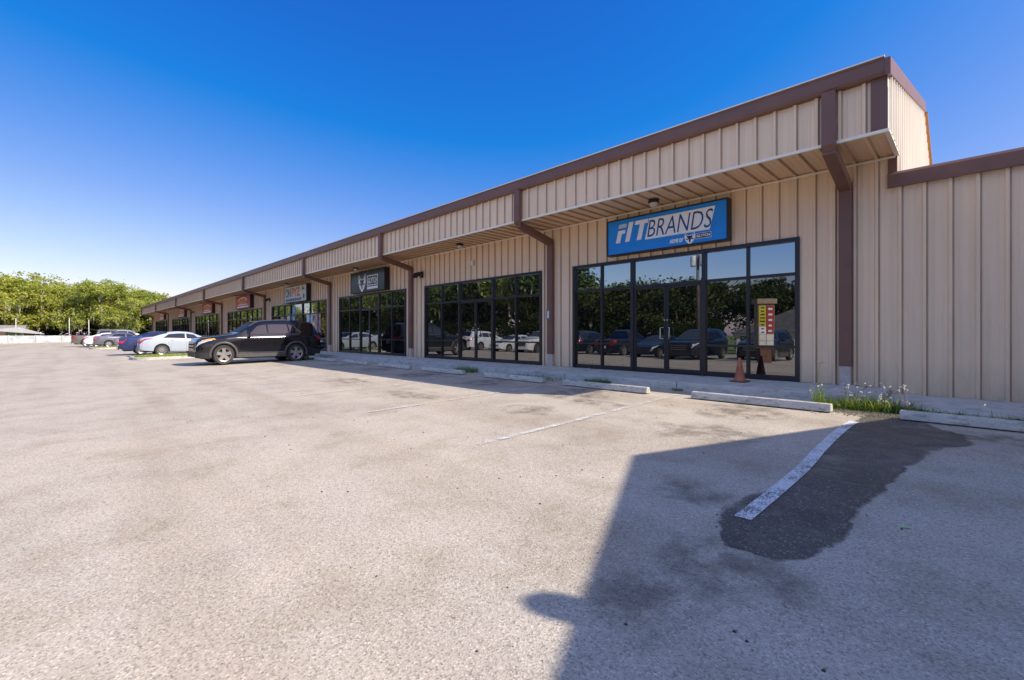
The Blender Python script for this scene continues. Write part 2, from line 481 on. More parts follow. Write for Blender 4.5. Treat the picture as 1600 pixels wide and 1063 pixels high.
w = MB(); wall_x(w, F+.02, D, lambda y: 4.45, ztop, XE+.005); wall_x(w, D, 20.5, lambda y: 3.4, ztop, XE+.005)
w.build('end_wall', M['cream_sunlit_tan'], bld)
w = MB(); wall_y(w, XW, XE-.01, 4.47, 5.35, F); w.build('fascia', M['tan'], bld)
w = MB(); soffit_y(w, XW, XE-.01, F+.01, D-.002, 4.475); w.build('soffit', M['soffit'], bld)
w = MB(); w.box(XW-.05, XE+.03, F-.05, F-.004, 4.425, 4.475); w.build('drip_edge', M['cream_sunlit_tan'], bld)
w = MB(); w.box(XW, XE-.02, D-.06, D-.037, 4.40, 4.438)
w.box(XE-.03, XE+.035, F+.02, D, 4.43, 4.47); w.build('soffit_trim', M['cream_sunlit_tan'], bld)
# gutter: an ogee-like box with a lip
w = MB(); GX1 = XE-.015
prof = [(F-.005, 5.30), (F-.10, 5.31), (F-.13, 5.36), (F-.13, 5.55), (F-.145, 5.565), (F-.145, 5.59), (F-.005, 5.59)]
w.prism(prof, 0, XW-.1, GX1); fix_normals(w.build('gutter', M['brown'], bld))
w = MB(); w.box(XW-.1, GX1, F-.152, F-.10, 5.5905, 5.612); w.build('roof_edge', M['cream_sunlit_tan'], bld)
w = MB()
w.add([(XW, F-.098, 5.60), (XE-.02, F-.098, 5.60), (XE-.02, ridge, ztop(ridge)+.17), (XW, ridge, ztop(ridge)+.19), (XE-.02, 21, ztop(21)+.17), (XW, 21, ztop(21)+.19)], [(0, 1, 2, 3), (3, 2, 4, 5)])
w.build('roof', M['roof'], bld)
# rake trim on the sunlit end
w = MB()
for (ya, yb) in ((F-.14, ridge), (ridge, 20.6)):
    za, zb = ztop(ya)+.18, ztop(yb)+.18
    w.hexa([(XE-.013, ya, za-.27), (XE+.06, ya, za-.27), (XE+.06, yb, zb-.27), (XE-.013, yb, zb-.27)],
           [(XE-.013, ya, za), (XE+.06, ya, za), (XE+.06, yb, zb), (XE-.013, yb, zb)])
w.build('rake_trim', M['brown'], bld)
w = MB()
w.hexa([(XE+.012, ridge, ztop(ridge)-.20), (XE+.10, ridge+.02, ztop(ridge)-.14), (XE+.10, 20.5, ztop(20.5)-.14), (XE+.012, 20.5, ztop(20.5)-.2)],
       [(XE+.012, ridge, ztop(ridge)-.09), (XE+.10, ridge+.02, ztop(ridge)-.09), (XE+.10, 20.5, ztop(20.5)-.09), (XE+.012, 20.5, ztop(20.5)-.09)])
w.build('edge_flashing', M['orange'], bld)
# corner trims
w = MB(); w.box(XE-.20, XE+.012, F-.045, F-.002, 4.476, 5.33); w.box(XE+.013, XE+.022, F-.045, F+.03, 4.476, 5.13, 1)
w.build('corner_trim', [M['brown'], M['cream_sunlit_tan']], bld)
w = MB(); w.box(XE-.13, XE+.0, D-.05, D-.002, 4.09, 4.44); w.build('corner_trim', M['brown'], bld)
w = MB(); w.box(XW-.04, XW+.22, F-.045, F-.002, 4.476, 5.33)
w.build('corner_trim', [M['brown'], M['cream_sunlit_tan']], bld)
# back of the building so that it is a solid from elsewhere
w = MB(); w.box(XW, XE-.01, 21, 21.1, -.1, 4.2); w.box(XW-.02, XW+.02, F, 21, 4.45, 5.4); w.box(XW-.02, XW+.02, D, 21, -.1, 5.4); w.build('rear_wall', M['tan'], bld)

# downspouts with their braces
DS = [(-1.72, -1.72), (-9.15, -9.15), (-17.08, -17.05), (-25.5, -25.35), (-37.3, -36.9), (-50.2, -49.7), (-65.0, -64.1), (-81, -80), (-97.0, -96)]
for xf, xw in DS:
    xf = xw = (xf+xw)/2; hw = .10
    w = MB()
    w.box(xf-hw, xf+hw, F-.175, F-.055, 4.40, 5.30)
    w.hexa([(xf-hw, F-.175, 4.40), (xf+hw, F-.175, 4.40), (xf+hw, F-.02, 4.24), (xf-hw, F-.02, 4.24)],
           [(xf-hw, F-.175, 4.42), (xf+hw, F-.175, 4.42), (xf+hw, F-.02, 4.42), (xf-hw, F-.02, 4.42)])
    w.hexa([(xw-hw, F-.10, 4.26), (xw+hw, F-.10, 4.26), (xw+hw, D-.15, 3.93), (xw-hw, D-.15, 3.93)],
           [(xw-hw, F-.05, 4.41), (xw+hw, F-.05, 4.41), (xw+hw, D-.04, 4.10), (xw-hw, D-.04, 4.10)])
    w.box(xw-hw, xw+hw, D-.158, D-.038, .58, 4.05)
    o = w.build('downspout', M['brown'], bld); bevel(o, .012)
    b = MB(); b.box(xw-.09, xw+.09, D-.15, D-.04, .19, .60); bevel(b.build('boot', M['galv'], o), .01)

# storefronts
def storefront(x0, x1, ns):
    fr = MB(); gls = (MB(), MB()); gt = MB(); R = D-.02; B = D+.10
    t = .055
    lite = 0; W_ = x1-x0
    dw = 1.9 if ns == 2 else 2.1
    lw = (W_-dw)/(2*ns)
    dx0 = x0+ns*lw; dx1 = x1-ns*lw
    # jamb cladding all round (brown return) and outer frame
    fr.box(x0-.03, x0+.05, R-.03, B, ZS, ZH+.03); fr.box(x1-.05, x1+.03, R-.03, B, ZS, ZH+.03)
    fr.box(x0+.05, x1-.05, R-.03, B, ZH-.05, ZH+.03)
    fr.box(x0+.05, dx0-.03, R, B, ZS, ZS+.11); fr.box(dx1+.03, x1-.05, R, B, ZS, ZS+.11)
    xs = [x0+k*lw for k in range(1, ns)]+[x1-k*lw for k in range(1, ns)]
    for x in xs: fr.box(x-.027, x+.027, R-.005, B, ZS+.11, ZH-.05)
    for x in (dx0, dx1): fr.box(x-.045, x+.045, R-.015, B, ZS, ZH-.05)
    segs = sorted([x0+.05, x1-.05]+xs+[dx0, dx1])
    for a, b in zip(segs[:-1], segs[1:]):
        door = abs(a-dx0) < 1e-6
        m = .045 if door else .027
        al = a+(m if a not in (x0+.05,) else 0); br = b-(m if b not in (x1-.05,) else 0)
        if a in (dx0, dx1): al = a+.045
        if b in (dx0, dx1): br = b-.045
        fr.box(al, br, R, B, ZT-.03, ZT+.03)
        gt.add([(al, R+.05, ZT+.03), (br, R+.05, ZT+.03), (br, R+.05, ZH-.05), (al, R+.05, ZH-.05)], [(0, 1, 2, 3)])
        if not door:
            fr.box(al, br, R+.002, B, ZL-.025, ZL+.025)
            gl = gls[a >= dx1-1e-6]
            gl.add([(al, R+.05, ZS+.11), (br, R+.05, ZS+.11), (br, R+.05, ZL-.025), (al, R+.05, ZL-.025)], [(0, 1, 2, 3)])
            gl.add([(al, R+.05, ZL+.025), (br, R+.05, ZL+.025), (br, R+.05, ZT-.03), (al, R+.05, ZT-.03)], [(0, 1, 2, 3)])
    fo = fr.build('storefront_window', M['frame'], bld)
    [q_.build('window_glass', M['glass'], fo) for q_ in gls]; gt.build('transom_glass', M['glass_top'], fo)
    mid = (dx0+dx1)/2
    for a, b, sgn in ((dx0+.05, mid-.006, 1), (mid+.006, dx1-.05, -1)):
        d = MB(); q = .05
        d.box(a, a+q, R+.012, B-.04, ZS+.015, ZT-.035); d.box(b-q, b, R+.012, B-.04, ZS+.015, ZT-.035)
        d.box(a+q, b-q, R+.012, B-.04, ZT-.035-q, ZT-.035); d.box(a+q, b-q, R+.012, B-.04, ZS+.015, ZS+.12)
        do = d.build('door', M['frame'], bld)
        h = MB(); h.add([(a+q, R+.045, ZS+.12), (b-q, R+.045, ZS+.12), (b-q, R+.045, ZT-.085), (a+q, R+.045, ZT-.085)], [(0, 1, 2, 3)])
        h.build('door_glass', M['glass'], do)
        e = (b-.03) if sgn == 1 else (a+.03); i = e-sgn*.085
        h = MB(); h.tube([(e, R+.012, 1.36), (e, R-.05, 1.36), (i, R-.06, 1.36), (i, R-.06, 1.08), (e, R-.05, 1.08), (e, R+.012, 1.08)], .013, 8)
        h.build('handle', M['chrome'], do, smooth=True)
        h = MB(); h.lathe([(.0, -.014), (.018, -.012), (.02, 0)], (e, R+.012, 1.55), 'y', 12); h.build('lock', M['chrome'], do)
for x0, x1, ns in WIN: storefront(x0, x1, ns)
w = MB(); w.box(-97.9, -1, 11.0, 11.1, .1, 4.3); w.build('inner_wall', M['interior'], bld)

# ------------------------------------------------------------------ lower wing at the right
wing = empty('metal_wing', (5, 12, 0), label='lower tan ribbed metal wing with a brown coping, at the right of the shops', cat='building')
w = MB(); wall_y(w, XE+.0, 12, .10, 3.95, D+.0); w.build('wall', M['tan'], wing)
w = MB(); w.box(XE-.13, 12, D-.10, D-.04, 3.86, 4.09); w.hexa([(XE-.13, D-.10, 4.09), (12, D-.10, 4.09), (12, D+.25, 4.09), (XE-.13, D+.25, 4.09)][:4],
    [(XE-.13, D-.06, 4.14), (12, D-.06, 4.14), (12, D+.25, 4.20), (XE-.13, D+.25, 4.20)]); w.build('coping', M['brown'], wing)
w = MB(); w.add([(XE+.05, D+.2, 3.98), (12, D+.2, 3.98), (12, 20, 3.7), (XE+.05, 20, 3.7)], [(0, 1, 2, 3)]); w.box(11.9, 12, D+.01, 20, -.1, 3.9); w.box(XE+.05, 12, 20, 20.1, -.1, 3.7); w.build('roof', M['roof'], wing)

# gabled block standing out of the frame at the right, whose shadow falls on the lot
gab = empty('gabled_building', (8, 7, 0), label='tan gabled block out of frame at the right, casting the big shadow', cat='building')
w = MB(); GX = 3.37
pts = [(3.3, -.3), (3.3, 4.0), (6.92, 5.45), (10.2, 3.9), (10.2, -.3)]
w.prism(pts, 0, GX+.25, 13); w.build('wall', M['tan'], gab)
w = MB()
for a, b in (((2.55, 3.82), (6.92, 5.50)), ((6.92, 5.50), (10.35, 3.92))):
    w.hexa([(GX, a[0], a[1]-.12), (13.3, a[0], a[1]-.12), (13.3, b[0], b[1]-.12), (GX, b[0], b[1]-.12)],
           [(GX, a[0], a[1]), (13.3, a[0], a[1]), (13.3, b[0], b[1]), (GX, b[0], b[1])])
w.build('roof', M['roof'], gab)
w = MB(); w.lathe([(.0, .12), (.06, .11), (.10, .06), (.115, 0), (.11, -.2), (.11, -.35)], (GX+.02, 3.85, 4.42), 'z', 20); w.build('roof_vent', M['roof'], gab)

# ------------------------------------------------------------------ lettering and emblems
def text(body, x, y, z, size, mat, parent, name='lettering', shear=0, off=0, w=1.0, extr=.004, width=None, align='LEFT'):
    cu = bpy.data.curves.new(name, 'FONT'); cu.body = body; cu.size = size; cu.shear = shear; cu.offset = off; cu.extrude = extr
    cu.align_x = align; cu.resolution_u = 3
    to = bpy.data.objects.new('tmp', cu); col.objects.link(to)
    bpy.context.view_layer.update()
    me = bpy.data.meshes.new_from_object(to.evaluated_get(bpy.context.evaluated_depsgraph_get()))
    bpy.data.objects.remove(to); bpy.data.curves.remove(cu)
    xs = [v.co.x for v in me.vertices]; x0, x1 = min(xs), max(xs)
    if width: w = width/(x1-x0)
    off_ = rootloc(parent)
    for v in me.vertices:
        a, b, c = v.co; v.co = (x+(a-(x0 if align == 'LEFT' else 0))*w-off_.x, y-c-off_.y, z+b-off_.z)
    me.materials.clear(); me.materials.append(mat); me.name = name
    o = bpy.data.objects.new(name, me); col.objects.link(o); o.parent = parent
    return o
def flat(mb, pts, y, mi=0, th=.004):
    mb.prism(pts, 1, y-th, y, mi)
SW = simple('sign_white', (.86, .85, .85), .45, var=.04); SB = simple('sign_blue', (.006, .24, .72), .35, var=.05)
SK = simple('sign_black', (.016, .018, .024), .3, var=.1); SR = simple('sign_red', (.46, .035, .03), .45, var=.1); SY = simple('sign_yellow', (.75, .42, .05), .5)
SO = simple('sign_orange', (.62, .15, .05), .5); SFR = simple('sign_fade_red', (.52, .15, .10), .5); SN = simple('sign_navy', (.01, .06, .22), .5); SCH = simple('sign_charcoal', (.035, .042, .058), .22, var=.1)

def cabinet(name, x0, x1, z0, z1, yb, yf, face, label, rim=.035):
    r = empty(name, ((x0+x1)/2, (yb+yf)/2, z0), label=label, cat='sign')
    c = MB(); c.box(x0, x1, yf+.02, yb, z0, z1)
    c.box(x0, x1, yf-.004, yf+.02, z0, z0+rim); c.box(x0, x1, yf-.004, yf+.02, z1-rim, z1)
    c.box(x0, x0+rim, yf-.004, yf+.02, z0+rim, z1-rim); c.box(x1-rim, x1, yf-.004, yf+.02, z0+rim, z1-rim)
    c.build('cabinet', M['black'], r)
    f = MB(); f.box(x0+rim, x1-rim, yf+.006, yf+.018, z0+rim, z1-rim); f.build('face', face, r)
    return r
def fox(parent, cx, cz, s, y):
    """pointed-ear fox head emblem: white silhouette with dark mask"""
    m = MB()
    P = lambda *a: [(cx+p[0]*s, cz+p[1]*s) for p in a]
    flat(m, P((-.5, .62), (-.26, .34), (-.10, .26), (.10, .26), (.26, .34), (.5, .62), (.56, .05), (.46, -.22), (.30, -.45), (.0, -.70), (-.30, -.45), (-.46, -.22), (-.56, .05)), y, 0)
    flat(m, P((-.45, .50), (-.27, .27), (-.10, .19), (-.20, .02), (-.40, .10)), y-.004, 1)
    flat(m, P((.45, .50), (.40, .10), (.20, .02), (.10, .19), (.27, .27)), y-.004, 1)
    flat(m, P((-.42, .32), (-.27, .20), (-.30, .06), (-.40, .02)), y-.007, 0)
    flat(m, P((.42, .32), (.40, .02), (.30, .06), (.27, .20)), y-.007, 0)
    flat(m, P((-.13, .20), (.13, .20), (.22, -.02), (.10, -.16), (.07, -.42), (0, -.50), (-.07, -.42), (-.10, -.16), (-.22, -.02)), y-.0045, 1)
    flat(m, P((-.40, -.04), (-.16, -.10), (-.20, -.20), (-.38, -.16)), y-.005, 1)
    flat(m, P((.40, -.04), (.38, -.16), (.20, -.20), (.16, -.10)), y-.005, 1)
    m.build('fox_emblem', [SW, SK], parent)

YF = D-.25
sg = cabinet('shop_sign', -7.0, -3.83, 3.30, 4.25, D-.045, YF, SB, 'wide blue sign with white lettering above the nearest shop front')
y = YF
def slant(x, z, z0=3.62): return x+(z-z0)*.24
zt, zb = 4.12, 3.62
m = MB()
def para(mb, x0, x1, za, zb_, y_, mi=0, th=.004):
    flat(mb, [(slant(x0, za), za), (slant(x1, za), za), (slant(x1, zb_), zb_), (slant(x0, zb_), zb_)], y_, mi, th)
# F with its split top bar, I, T
para(m, -6.73, -6.49, 4.0, 4.10, y, 1)
para(m, -6.72, -6.59, 3.62, 3.94, y); para(m, -6.59, -6.50, 3.85, 3.94, y)
para(m, -6.44, -6.31, 3.62, 4.12, y)
para(m, -6.10, -5.97, 3.62, 4.02, y); para(m, -6.25, -5.88, 4.02, 4.12, y)
m.build('lettering', [SW, simple('sign_pale', (.50, .62, .74), .5)], sg)
m = MB(); para(m, -5.86, -4.23, 3.60, 4.12, y); m.build('white_block', SW, sg)
text('BRANDS', -5.80, y-.005, 3.65, .62, simple('letter_navy', (.006, .06, .20), .4), sg, shear=.24, off=-.004, width=1.64)
text('HOME OF', -5.20, y, 3.41, .125, SW, sg, shear=.3, off=.006, width=.34)
fox(sg, -4.70, 3.475, .23, y)
m = MB(); m.box(-4.56, -4.20, y-.003, y, 3.42, 3.55, 0); m.box(-4.55, -4.21, y-.006, y-.003, 3.43, 3.54, 1); m.build('name_box', [SW, SK], sg)
text('GLYTCH', -4.535, y-.007, 3.455, .085, SW, sg, off=.003, width=.31)

sg = cabinet('shop_sign', -22.4, -18.95, 3.24, 4.28, D-.045, D-.30, SCH, 'black sign with white fox head and boxed lettering above the third shop front')
y = D-.30
fox(sg, -21.15, 3.72, .68, y-.0)
m = MB()
for a in ((-20.63, -19.58, 3.98, 4.02), (-20.63, -19.58, 3.53, 3.57), (-20.63, -20.58, 3.57, 3.98), (-19.63, -19.58, 3.57, 3.98)): m.box(a[0], a[1], y-.004, y, a[2], a[3])
m.box(-20.63, -19.58, y-.004, y, 3.36, 3.48); m.build('name_box', SW, sg)
text('GLYTCH', -20.54, y, 3.64, .36, SW, sg, off=.008, width=.88)

sg = cabinet('shop_sign', -32.1, -28.3, 3.22, 4.26, D-.045, D-.32, simple('sign_offwhite', (.62, .61, .57), .5), 'white barbershop sign with black, orange and blue lettering')
y = D-.32
text('ON', -31.92, y, 3.57, .78, SK, sg, off=.02, width=.95)
text('FYZ', -30.78, y, 3.60, .74, SO, sg, off=.02, width=1.45)
text('BARBERSHOP', -31.85, y, 3.31, .24, SN, sg, off=.008, width=2.75)
m = MB(); flat(m, [(-28.82, 3.36), (-28.62, 3.36), (-28.58, 3.60), (-28.72, 3.70), (-28.86, 3.60)], y); m.build('razor_emblem', SK, sg)
m = MB(); flat(m, [(-29.1, 3.93), (-28.62, 3.93), (-28.62, 4.02), (-28.78, 4.02), (-28.82, 4.14), (-28.95, 4.12), (-29.0, 4.0)], y); m.build('hat_emblem', SK, sg)

def redsign(x0, x1, face, label, d=.3):
    z0, z1 = 3.28, 4.34
    sg = cabinet('shop_sign', x0, x1, z0, z1, D-.045, D-d, face, label); y = D-d; cx = (x0+x1)/2; W_ = x1-x0
    m = MB()
    # a roof-like arch, three rows of text blocks, a solid bar at the foot
    n = 10
    for k in range(n):
        a0, a1 = pi*(.12+.76*k/n), pi*(.12+.76*(k+1)/n)
        q = []
        for (a, r) in ((a0, 1), (a1, 1), (a1, .86), (a0, .86)): q.append((cx+cos(a)*r*W_*.33, 3.80+sin(a)*r*.40))
        flat(m, q, y)
    flat(m, [(cx-W_*.14, 4.02), (cx+W_*.14, 4.02), (cx, 4.14)], y, 1)
    r = random.Random(int(-x0))
    for row, (zz, hh, mi, k) in enumerate(((3.84, .08, 1, .26), (3.70, .07, 1, .22), (3.56, .09, 0, .30))):
        x = cx-W_*k
        while x < cx+W_*k:
            l = r.uniform(.10, .30); m.box(x, min(x+l, cx+W_*k), y-.004, y, zz, zz+hh, mi); x += l+.06
    m.box(cx-W_*.38, cx+W_*.38, y-.004, y, 3.38, 3.47)
    m.build('emblem', [SW, SY], sg)
redsign(-44.2, -40.0, SR, 'bright red square sign with white roof emblem right of its neighbours, beside the barbershop bay')
redsign(-57.3, -52.8, SR, 'red square sign with white arch emblem, second one beyond the barbershop')
redsign(-71.6, -67.2, SFR, 'faded orange-red sign, third one beyond the barbershop')
redsign(-87.6, -82.8, SFR, 'pale pinkish red sign on the farthest shop bay')

# posters in the barbershop window
PM = {'w': simple('poster_pale', (.50, .60, .68), .5, var=.35, scale=4), 'b': simple('poster_blue', (.25, .45, .70), .5, var=.4, scale=3), 'r': simple('poster_red', (.42, .25, .27), .5, var=.6, scale=5), 'y': simple('poster_green', (.35, .42, .04), .5, var=.7, scale=5)}
for (x0, x1, z0, z1, k, lab) in ((-32.6, -31.75, 1.75, 2.42, 'w', 'small pale poster in the left part of the barbershop window'),
        (-31.6, -31.2, 2.05, 3.0, 'b', 'tall narrow blue and white notice on the barbershop transom'),
        (-29.15, -28.2, 1.85, 2.4, 'w', 'pale poster with a dark figure right of the barbershop door'),
        (-27.9, -27.0, 1.3, 2.4, 'r', 'pinkish patterned poster low in the right of the barbershop window'),
        (-33.9, -33.0, 1.5, 2.38, 'r', 'reddish poster at the far left of the barbershop window'),
        (-31.0, -30.6, 1.7, 2.2, 'y', 'yellow-green sticker on the left barbershop door')):
    p = MB(); p.box(x0, x1, D+.012, D+.024, z0, z1); tag(p.build('poster', PM[k]), lab, 'poster', 'posters in the barbershop window')

# lamps on the wall and under the canopy
def wall_lamp(x, lab):
    r = empty('wall_lamp', (x, D-.04, 3.6), label=lab, cat='lamp', group='shaded wall lamps beside the downspouts')
    m = MB(); m.box(x-.10, x+.10, D-.09, D-.037, 3.56, 3.80); m.build('housing', M['black'], r)
    m = MB(); m.prism([(D-.09, 3.82), (D-.09, 3.72), (D-.40, 3.52), (D-.42, 3.56), (D-.30, 3.76)], 0, x-.17, x+.17); m.build('shade', M['black'], r)
    m = MB(); m.hexa([(x-.14, D-.38, 3.528), (x+.14, D-.38, 3.528), (x+.14, D-.11, 3.69), (x-.14, D-.11, 3.69)], [(x-.14, D-.38, 3.533), (x+.14, D-.38, 3.533), (x+.14, D-.11, 3.70), (x-.14, D-.11, 3.70)]); m.build('lens', M['lens'], r)
wall_lamp(-16.3, 'black hooded wall lamp left of the second shop front')
wall_lamp(-36.0, 'black hooded wall lamp left of the barbershop')
wall_lamp(-62.9, 'black hooded wall lamp between the two farther red signs')
wall_lamp(-95.0, 'black hooded wall lamp at the far end of the shops')
for i, (x, lab) in enumerate(((-5.44, 'nearest to the camera, over the blue sign'), (-13.0, 'over the second shop front'), (-21.2, 'over the black fox sign'), (-30.9, 'over the barbershop'), (-43, 'over the brightest red sign'), (-56.5, 'over the second red sign'))):
    r = empty('canopy_light', (x, 10.2, 4.47), label='small round dark canopy light, '+lab, cat='lamp', group='round lights under the canopy')
    m = MB(); m.lathe([(0, 0), (.13, 0), (.13, -.06), (.10, -.075)], (x, 10.2, 4.45), 'z', 20); m.build('housing', M['black'], r)
    m = MB(); m.lathe([(.10, -.075), (.095, -.13), (.06, -.165), (0, -.17)], (x, 10.2, 4.45), 'z', 20); m.build('lens', M['lens'], r, smooth=True)
m = MB(); m.box(-12.97, -12.85, D-.13, D-.036, 3.72, 3.90); m.box(-12.95, -12.87, D-.15, D-.13, 3.74, 3.80)
bevel(tag(m.build('alarm_box', M['white']), 'small white box fixed high on the wall above the second shop front', 'alarm box'), .01)
for x, lab in ((-9.18, 'small grey number plate on the downspout left of the blue sign'),):
    r = empty('number_plate', (x, D-.17, 1.8), label=lab, cat='plate')
    m = MB(); m.box(x-.07, x+.07, D-.172, D-.159, 1.62, 1.98); m.build('plate', simple('plate_grey', (.16, .15, .16), .5), r)
    text('1', x, D-.173, 1.70, .28, SW, r, off=.01, align='CENTER')

# ------------------------------------------------------------------ wheel stops and cone
st = MB(); L = 1.0
sec = [(-.085, 0), (.085, 0), (.07, .07), (.045, .125), (-.045, .125), (-.07, .07)]
st.prism(sec, 0, -L, L)
stop = bevel(st.build('wheel_stop', M['stop'], local=True), .015)
labs = ['grey concrete wheel stop lying in shade at the right edge of the lot', 'long sunlit wheel stop beside the flowering weeds, nearest full one', 'sunlit wheel stop in front of the door under the blue sign',
        'wheel stop left of the blue sign bay, small weeds behind', 'wheel stop in front of the second shop door', 'wheel stop at the left edge of the second shop front',
        'wheel stop before the downspout with the hooded lamp', 'wheel stop in front of the black fox sign shop', 'wheel stop just beside the dark SUV rear wheel']
xs_ = [.37, -2.63, -5.72, -8.55, -11.7, -14.6, -17.6, -20.6, -23.7]
rr = random.Random(3)
for i, x in enumerate(xs_):
    o = stop if i == 0 else stop.copy()
    if i: col.objects.link(o)
    o.location = (x, 8.47, gz(8.47)+.012); o.rotation_euler = (-.02, 0, rr.uniform(-.03, .015)); tag(o, labs[i], 'wheel stop', 'concrete wheel stops along the sidewalk')
    if i == 0: o.scale = (1.1, 1, 1)

cone = empty('traffic_cone', (-3.45, 10.15, .20), label='faded orange traffic cone on the sidewalk by the nearest shop front', cat='traffic cone')
m = MB(); m.box(-3.61, -3.29, 9.99, 10.31, .197, .222); bevel(m.build('base', simple('cone_base', (.20, .07, .03), .7), cone), .01)
m = MB(); m.lathe([(.115, 0), (.10, .05), (.03, .46), (.03, .475), (.02, .475)], (-3.45, 10.15, .222), 'z', 24); m.build('cone_body', simple('cone_orange', (.40, .13, .065), .6, var=.3, scale=5), cone, smooth=True)

# ------------------------------------------------------------------ weeds
def blades(mb, x, y, z, n, rad, h, rnd, w=.006, mi=0, droop=.5):
    for _ in range(n):
        a = rnd.uniform(0, 2*pi); r = rad*sqrt(rnd.random())
        bx, by = x+cos(a)*r, y+sin(a)*r*.6; hh = h*rnd.uniform(.4, 1.1)
        l = rnd.uniform(.15, droop)*hh; a2 = rnd.uniform(0, 2*pi); t = Vector((-sin(a2), cos(a2), 0))*w*rnd.uniform(.6, 1.6)
        p0 = Vector((bx, by, z)); p1 = p0+Vector((cos(a2)*l*.35, sin(a2)*l*.35, hh*.6)); p2 = p0+Vector((cos(a2)*l, sin(a2)*l, hh))
        mb.add([p0-t, p0+t, p1+t*.8, p1-t*.8, p2], [(0, 1, 2, 3), (3, 2, 4)], mi)
def weed(x, y, n, rad, h, lab, flowers=0, tall=False, dark=False, seed=1):
    rnd = random.Random(seed); z = gz(y)+.0
    r = empty('weed_clump', (x, y, z), label=lab, cat='weed', group='weeds growing along the sidewalk edge')
    b = MB(); blades(b, x, y, z, n//2, rad, h, rnd, .005, droop=1.3)
    # broad low leaves
    for _ in range(n):
        a = rnd.uniform(0, 2*pi); q = rad*sqrt(rnd.random()); c = Vector((x+cos(a)*q, y+sin(a)*q*.5, z+rnd.uniform(.01, h*.45)))
        d1 = Vector((rnd.uniform(-1, 1), rnd.uniform(-1, 1), rnd.uniform(-.2, .8))).normalized()*.026; d2 = Vector((rnd.uniform(-1, 1), rnd.uniform(-1, 1), rnd.uniform(-.3, .3))).normalized()*.014
        b.add([c-d1, c+d2, c+d1, c-d2], [(0, 1, 2, 3)])
    b.build('leaves', M['weed_dark'] if dark else M['weed'], r)
    if flowers:
        s = MB(); f = MB()
        for _ in range(flowers):
            a = rnd.uniform(0, 2*pi); q = rad*sqrt(rnd.random()); p0 = Vector((x+cos(a)*q, y+sin(a)*q*.5, z)); hh = rnd.uniform(.16, .44)
            p1 = p0+Vector((rnd.uniform(-.1, .1), rnd.uniform(-.06, .06), hh)); s.tube([p0, (p0+p1)/2+Vector((rnd.uniform(-.02, .02), 0, 0)), p1], [.003, .0025, .002], 3)
            for k in range(3):
                c = p1+Vector((rnd.uniform(-.02, .02), rnd.uniform(-.02, .02), rnd.uniform(-.01, .015))); e = .011
                f.add([c+Vector((e, 0, 0)), c+Vector((0, e, 0)), c+Vector((-e, 0, 0)), c+Vector((0, -e, 0)), c+Vector((0, 0, e)), c-Vector((0, 0, e))],
                      [(0, 1, 4), (1, 2, 4), (2, 3, 4), (3, 0, 4), (1, 0, 5), (2, 1, 5), (3, 2, 5), (0, 3, 5)])
        s.build('stems', M['straw'], r); f.build('flowers', M['petal'], r)
    if tall:
        s = MB(); top = Vector((x+.02, y, z+.72))
        s.tube([(x, y, z), (x-.02, y, z+.35), top], [.005, .004, .003], 4)
        blades(s, x, y, z, 26, .07, .42, rnd, .008)
        s.build('stalk', M['weed'], r)
        f = MB()
        for k in range(7):
            a = rnd.uniform(-.6, 2.6); e = top+Vector((cos(a)*.09, 0, sin(a)*.06-.01))
            f.tube([top, (top+e)/2+Vector((0, 0, .015)), e], [.003, .004, .004], 3)
        f.build('seed_head', M['straw'], r)
weed(-1.78, 8.82, 90, .12, .20, 'tall green grass weed with a seed head at the wheel stop end', 3, True, seed=4)
weed(-1.48, 8.98, 420, .30, .22, 'sunlit flowering weeds beside the tall grass stalk', 14, seed=5)
weed(-1.12, 8.98, 520, .32, .27, 'densest clump of white flowering weeds before the sidewalk end', 26, seed=6)
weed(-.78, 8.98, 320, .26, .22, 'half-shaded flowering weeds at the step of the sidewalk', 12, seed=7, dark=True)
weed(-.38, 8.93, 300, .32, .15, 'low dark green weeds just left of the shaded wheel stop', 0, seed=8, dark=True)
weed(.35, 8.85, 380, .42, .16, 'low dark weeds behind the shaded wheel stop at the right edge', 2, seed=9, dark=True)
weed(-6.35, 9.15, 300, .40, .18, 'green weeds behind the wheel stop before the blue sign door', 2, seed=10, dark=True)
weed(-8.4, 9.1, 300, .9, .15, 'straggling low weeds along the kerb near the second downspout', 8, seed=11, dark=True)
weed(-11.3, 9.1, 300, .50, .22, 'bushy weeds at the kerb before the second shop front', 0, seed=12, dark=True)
weed(-4.4, 9.25, 40, .12, .08, 'tiny weed at the kerb between two sunlit wheel stops', 0, seed=13, dark=True)
# dry litter and soil in the corner by the weeds
b = MB(); r_ = random.Random(5)
for _ in range(1500):
    x = r_.gauss(-1.3, .42); y = r_.gauss(8.75, .22)
    if y > 9.3: continue
    a = r_.uniform(0, pi); l = r_.uniform(.008, .03); z = gz(y)+.012
    b.add([(x-cos(a)*l, y-sin(a)*l, z), (x+cos(a)*l, y+sin(a)*l, z), (x+.004, y+.004, z+r_.uniform(.005, .018))], [(0, 1, 2)])
b.build('leaf_litter', M['straw'], kind='stuff')
decal('soil_patch', [(-2.0, 8.7), (-1.8, 9.3), (-1.1, 9.32), (-.5, 9.3), (.9, 9.05), (.8, 8.7), (-.2, 8.75), (-.9, 8.4), (-1.5, 8.45)], M['stain'], .009)
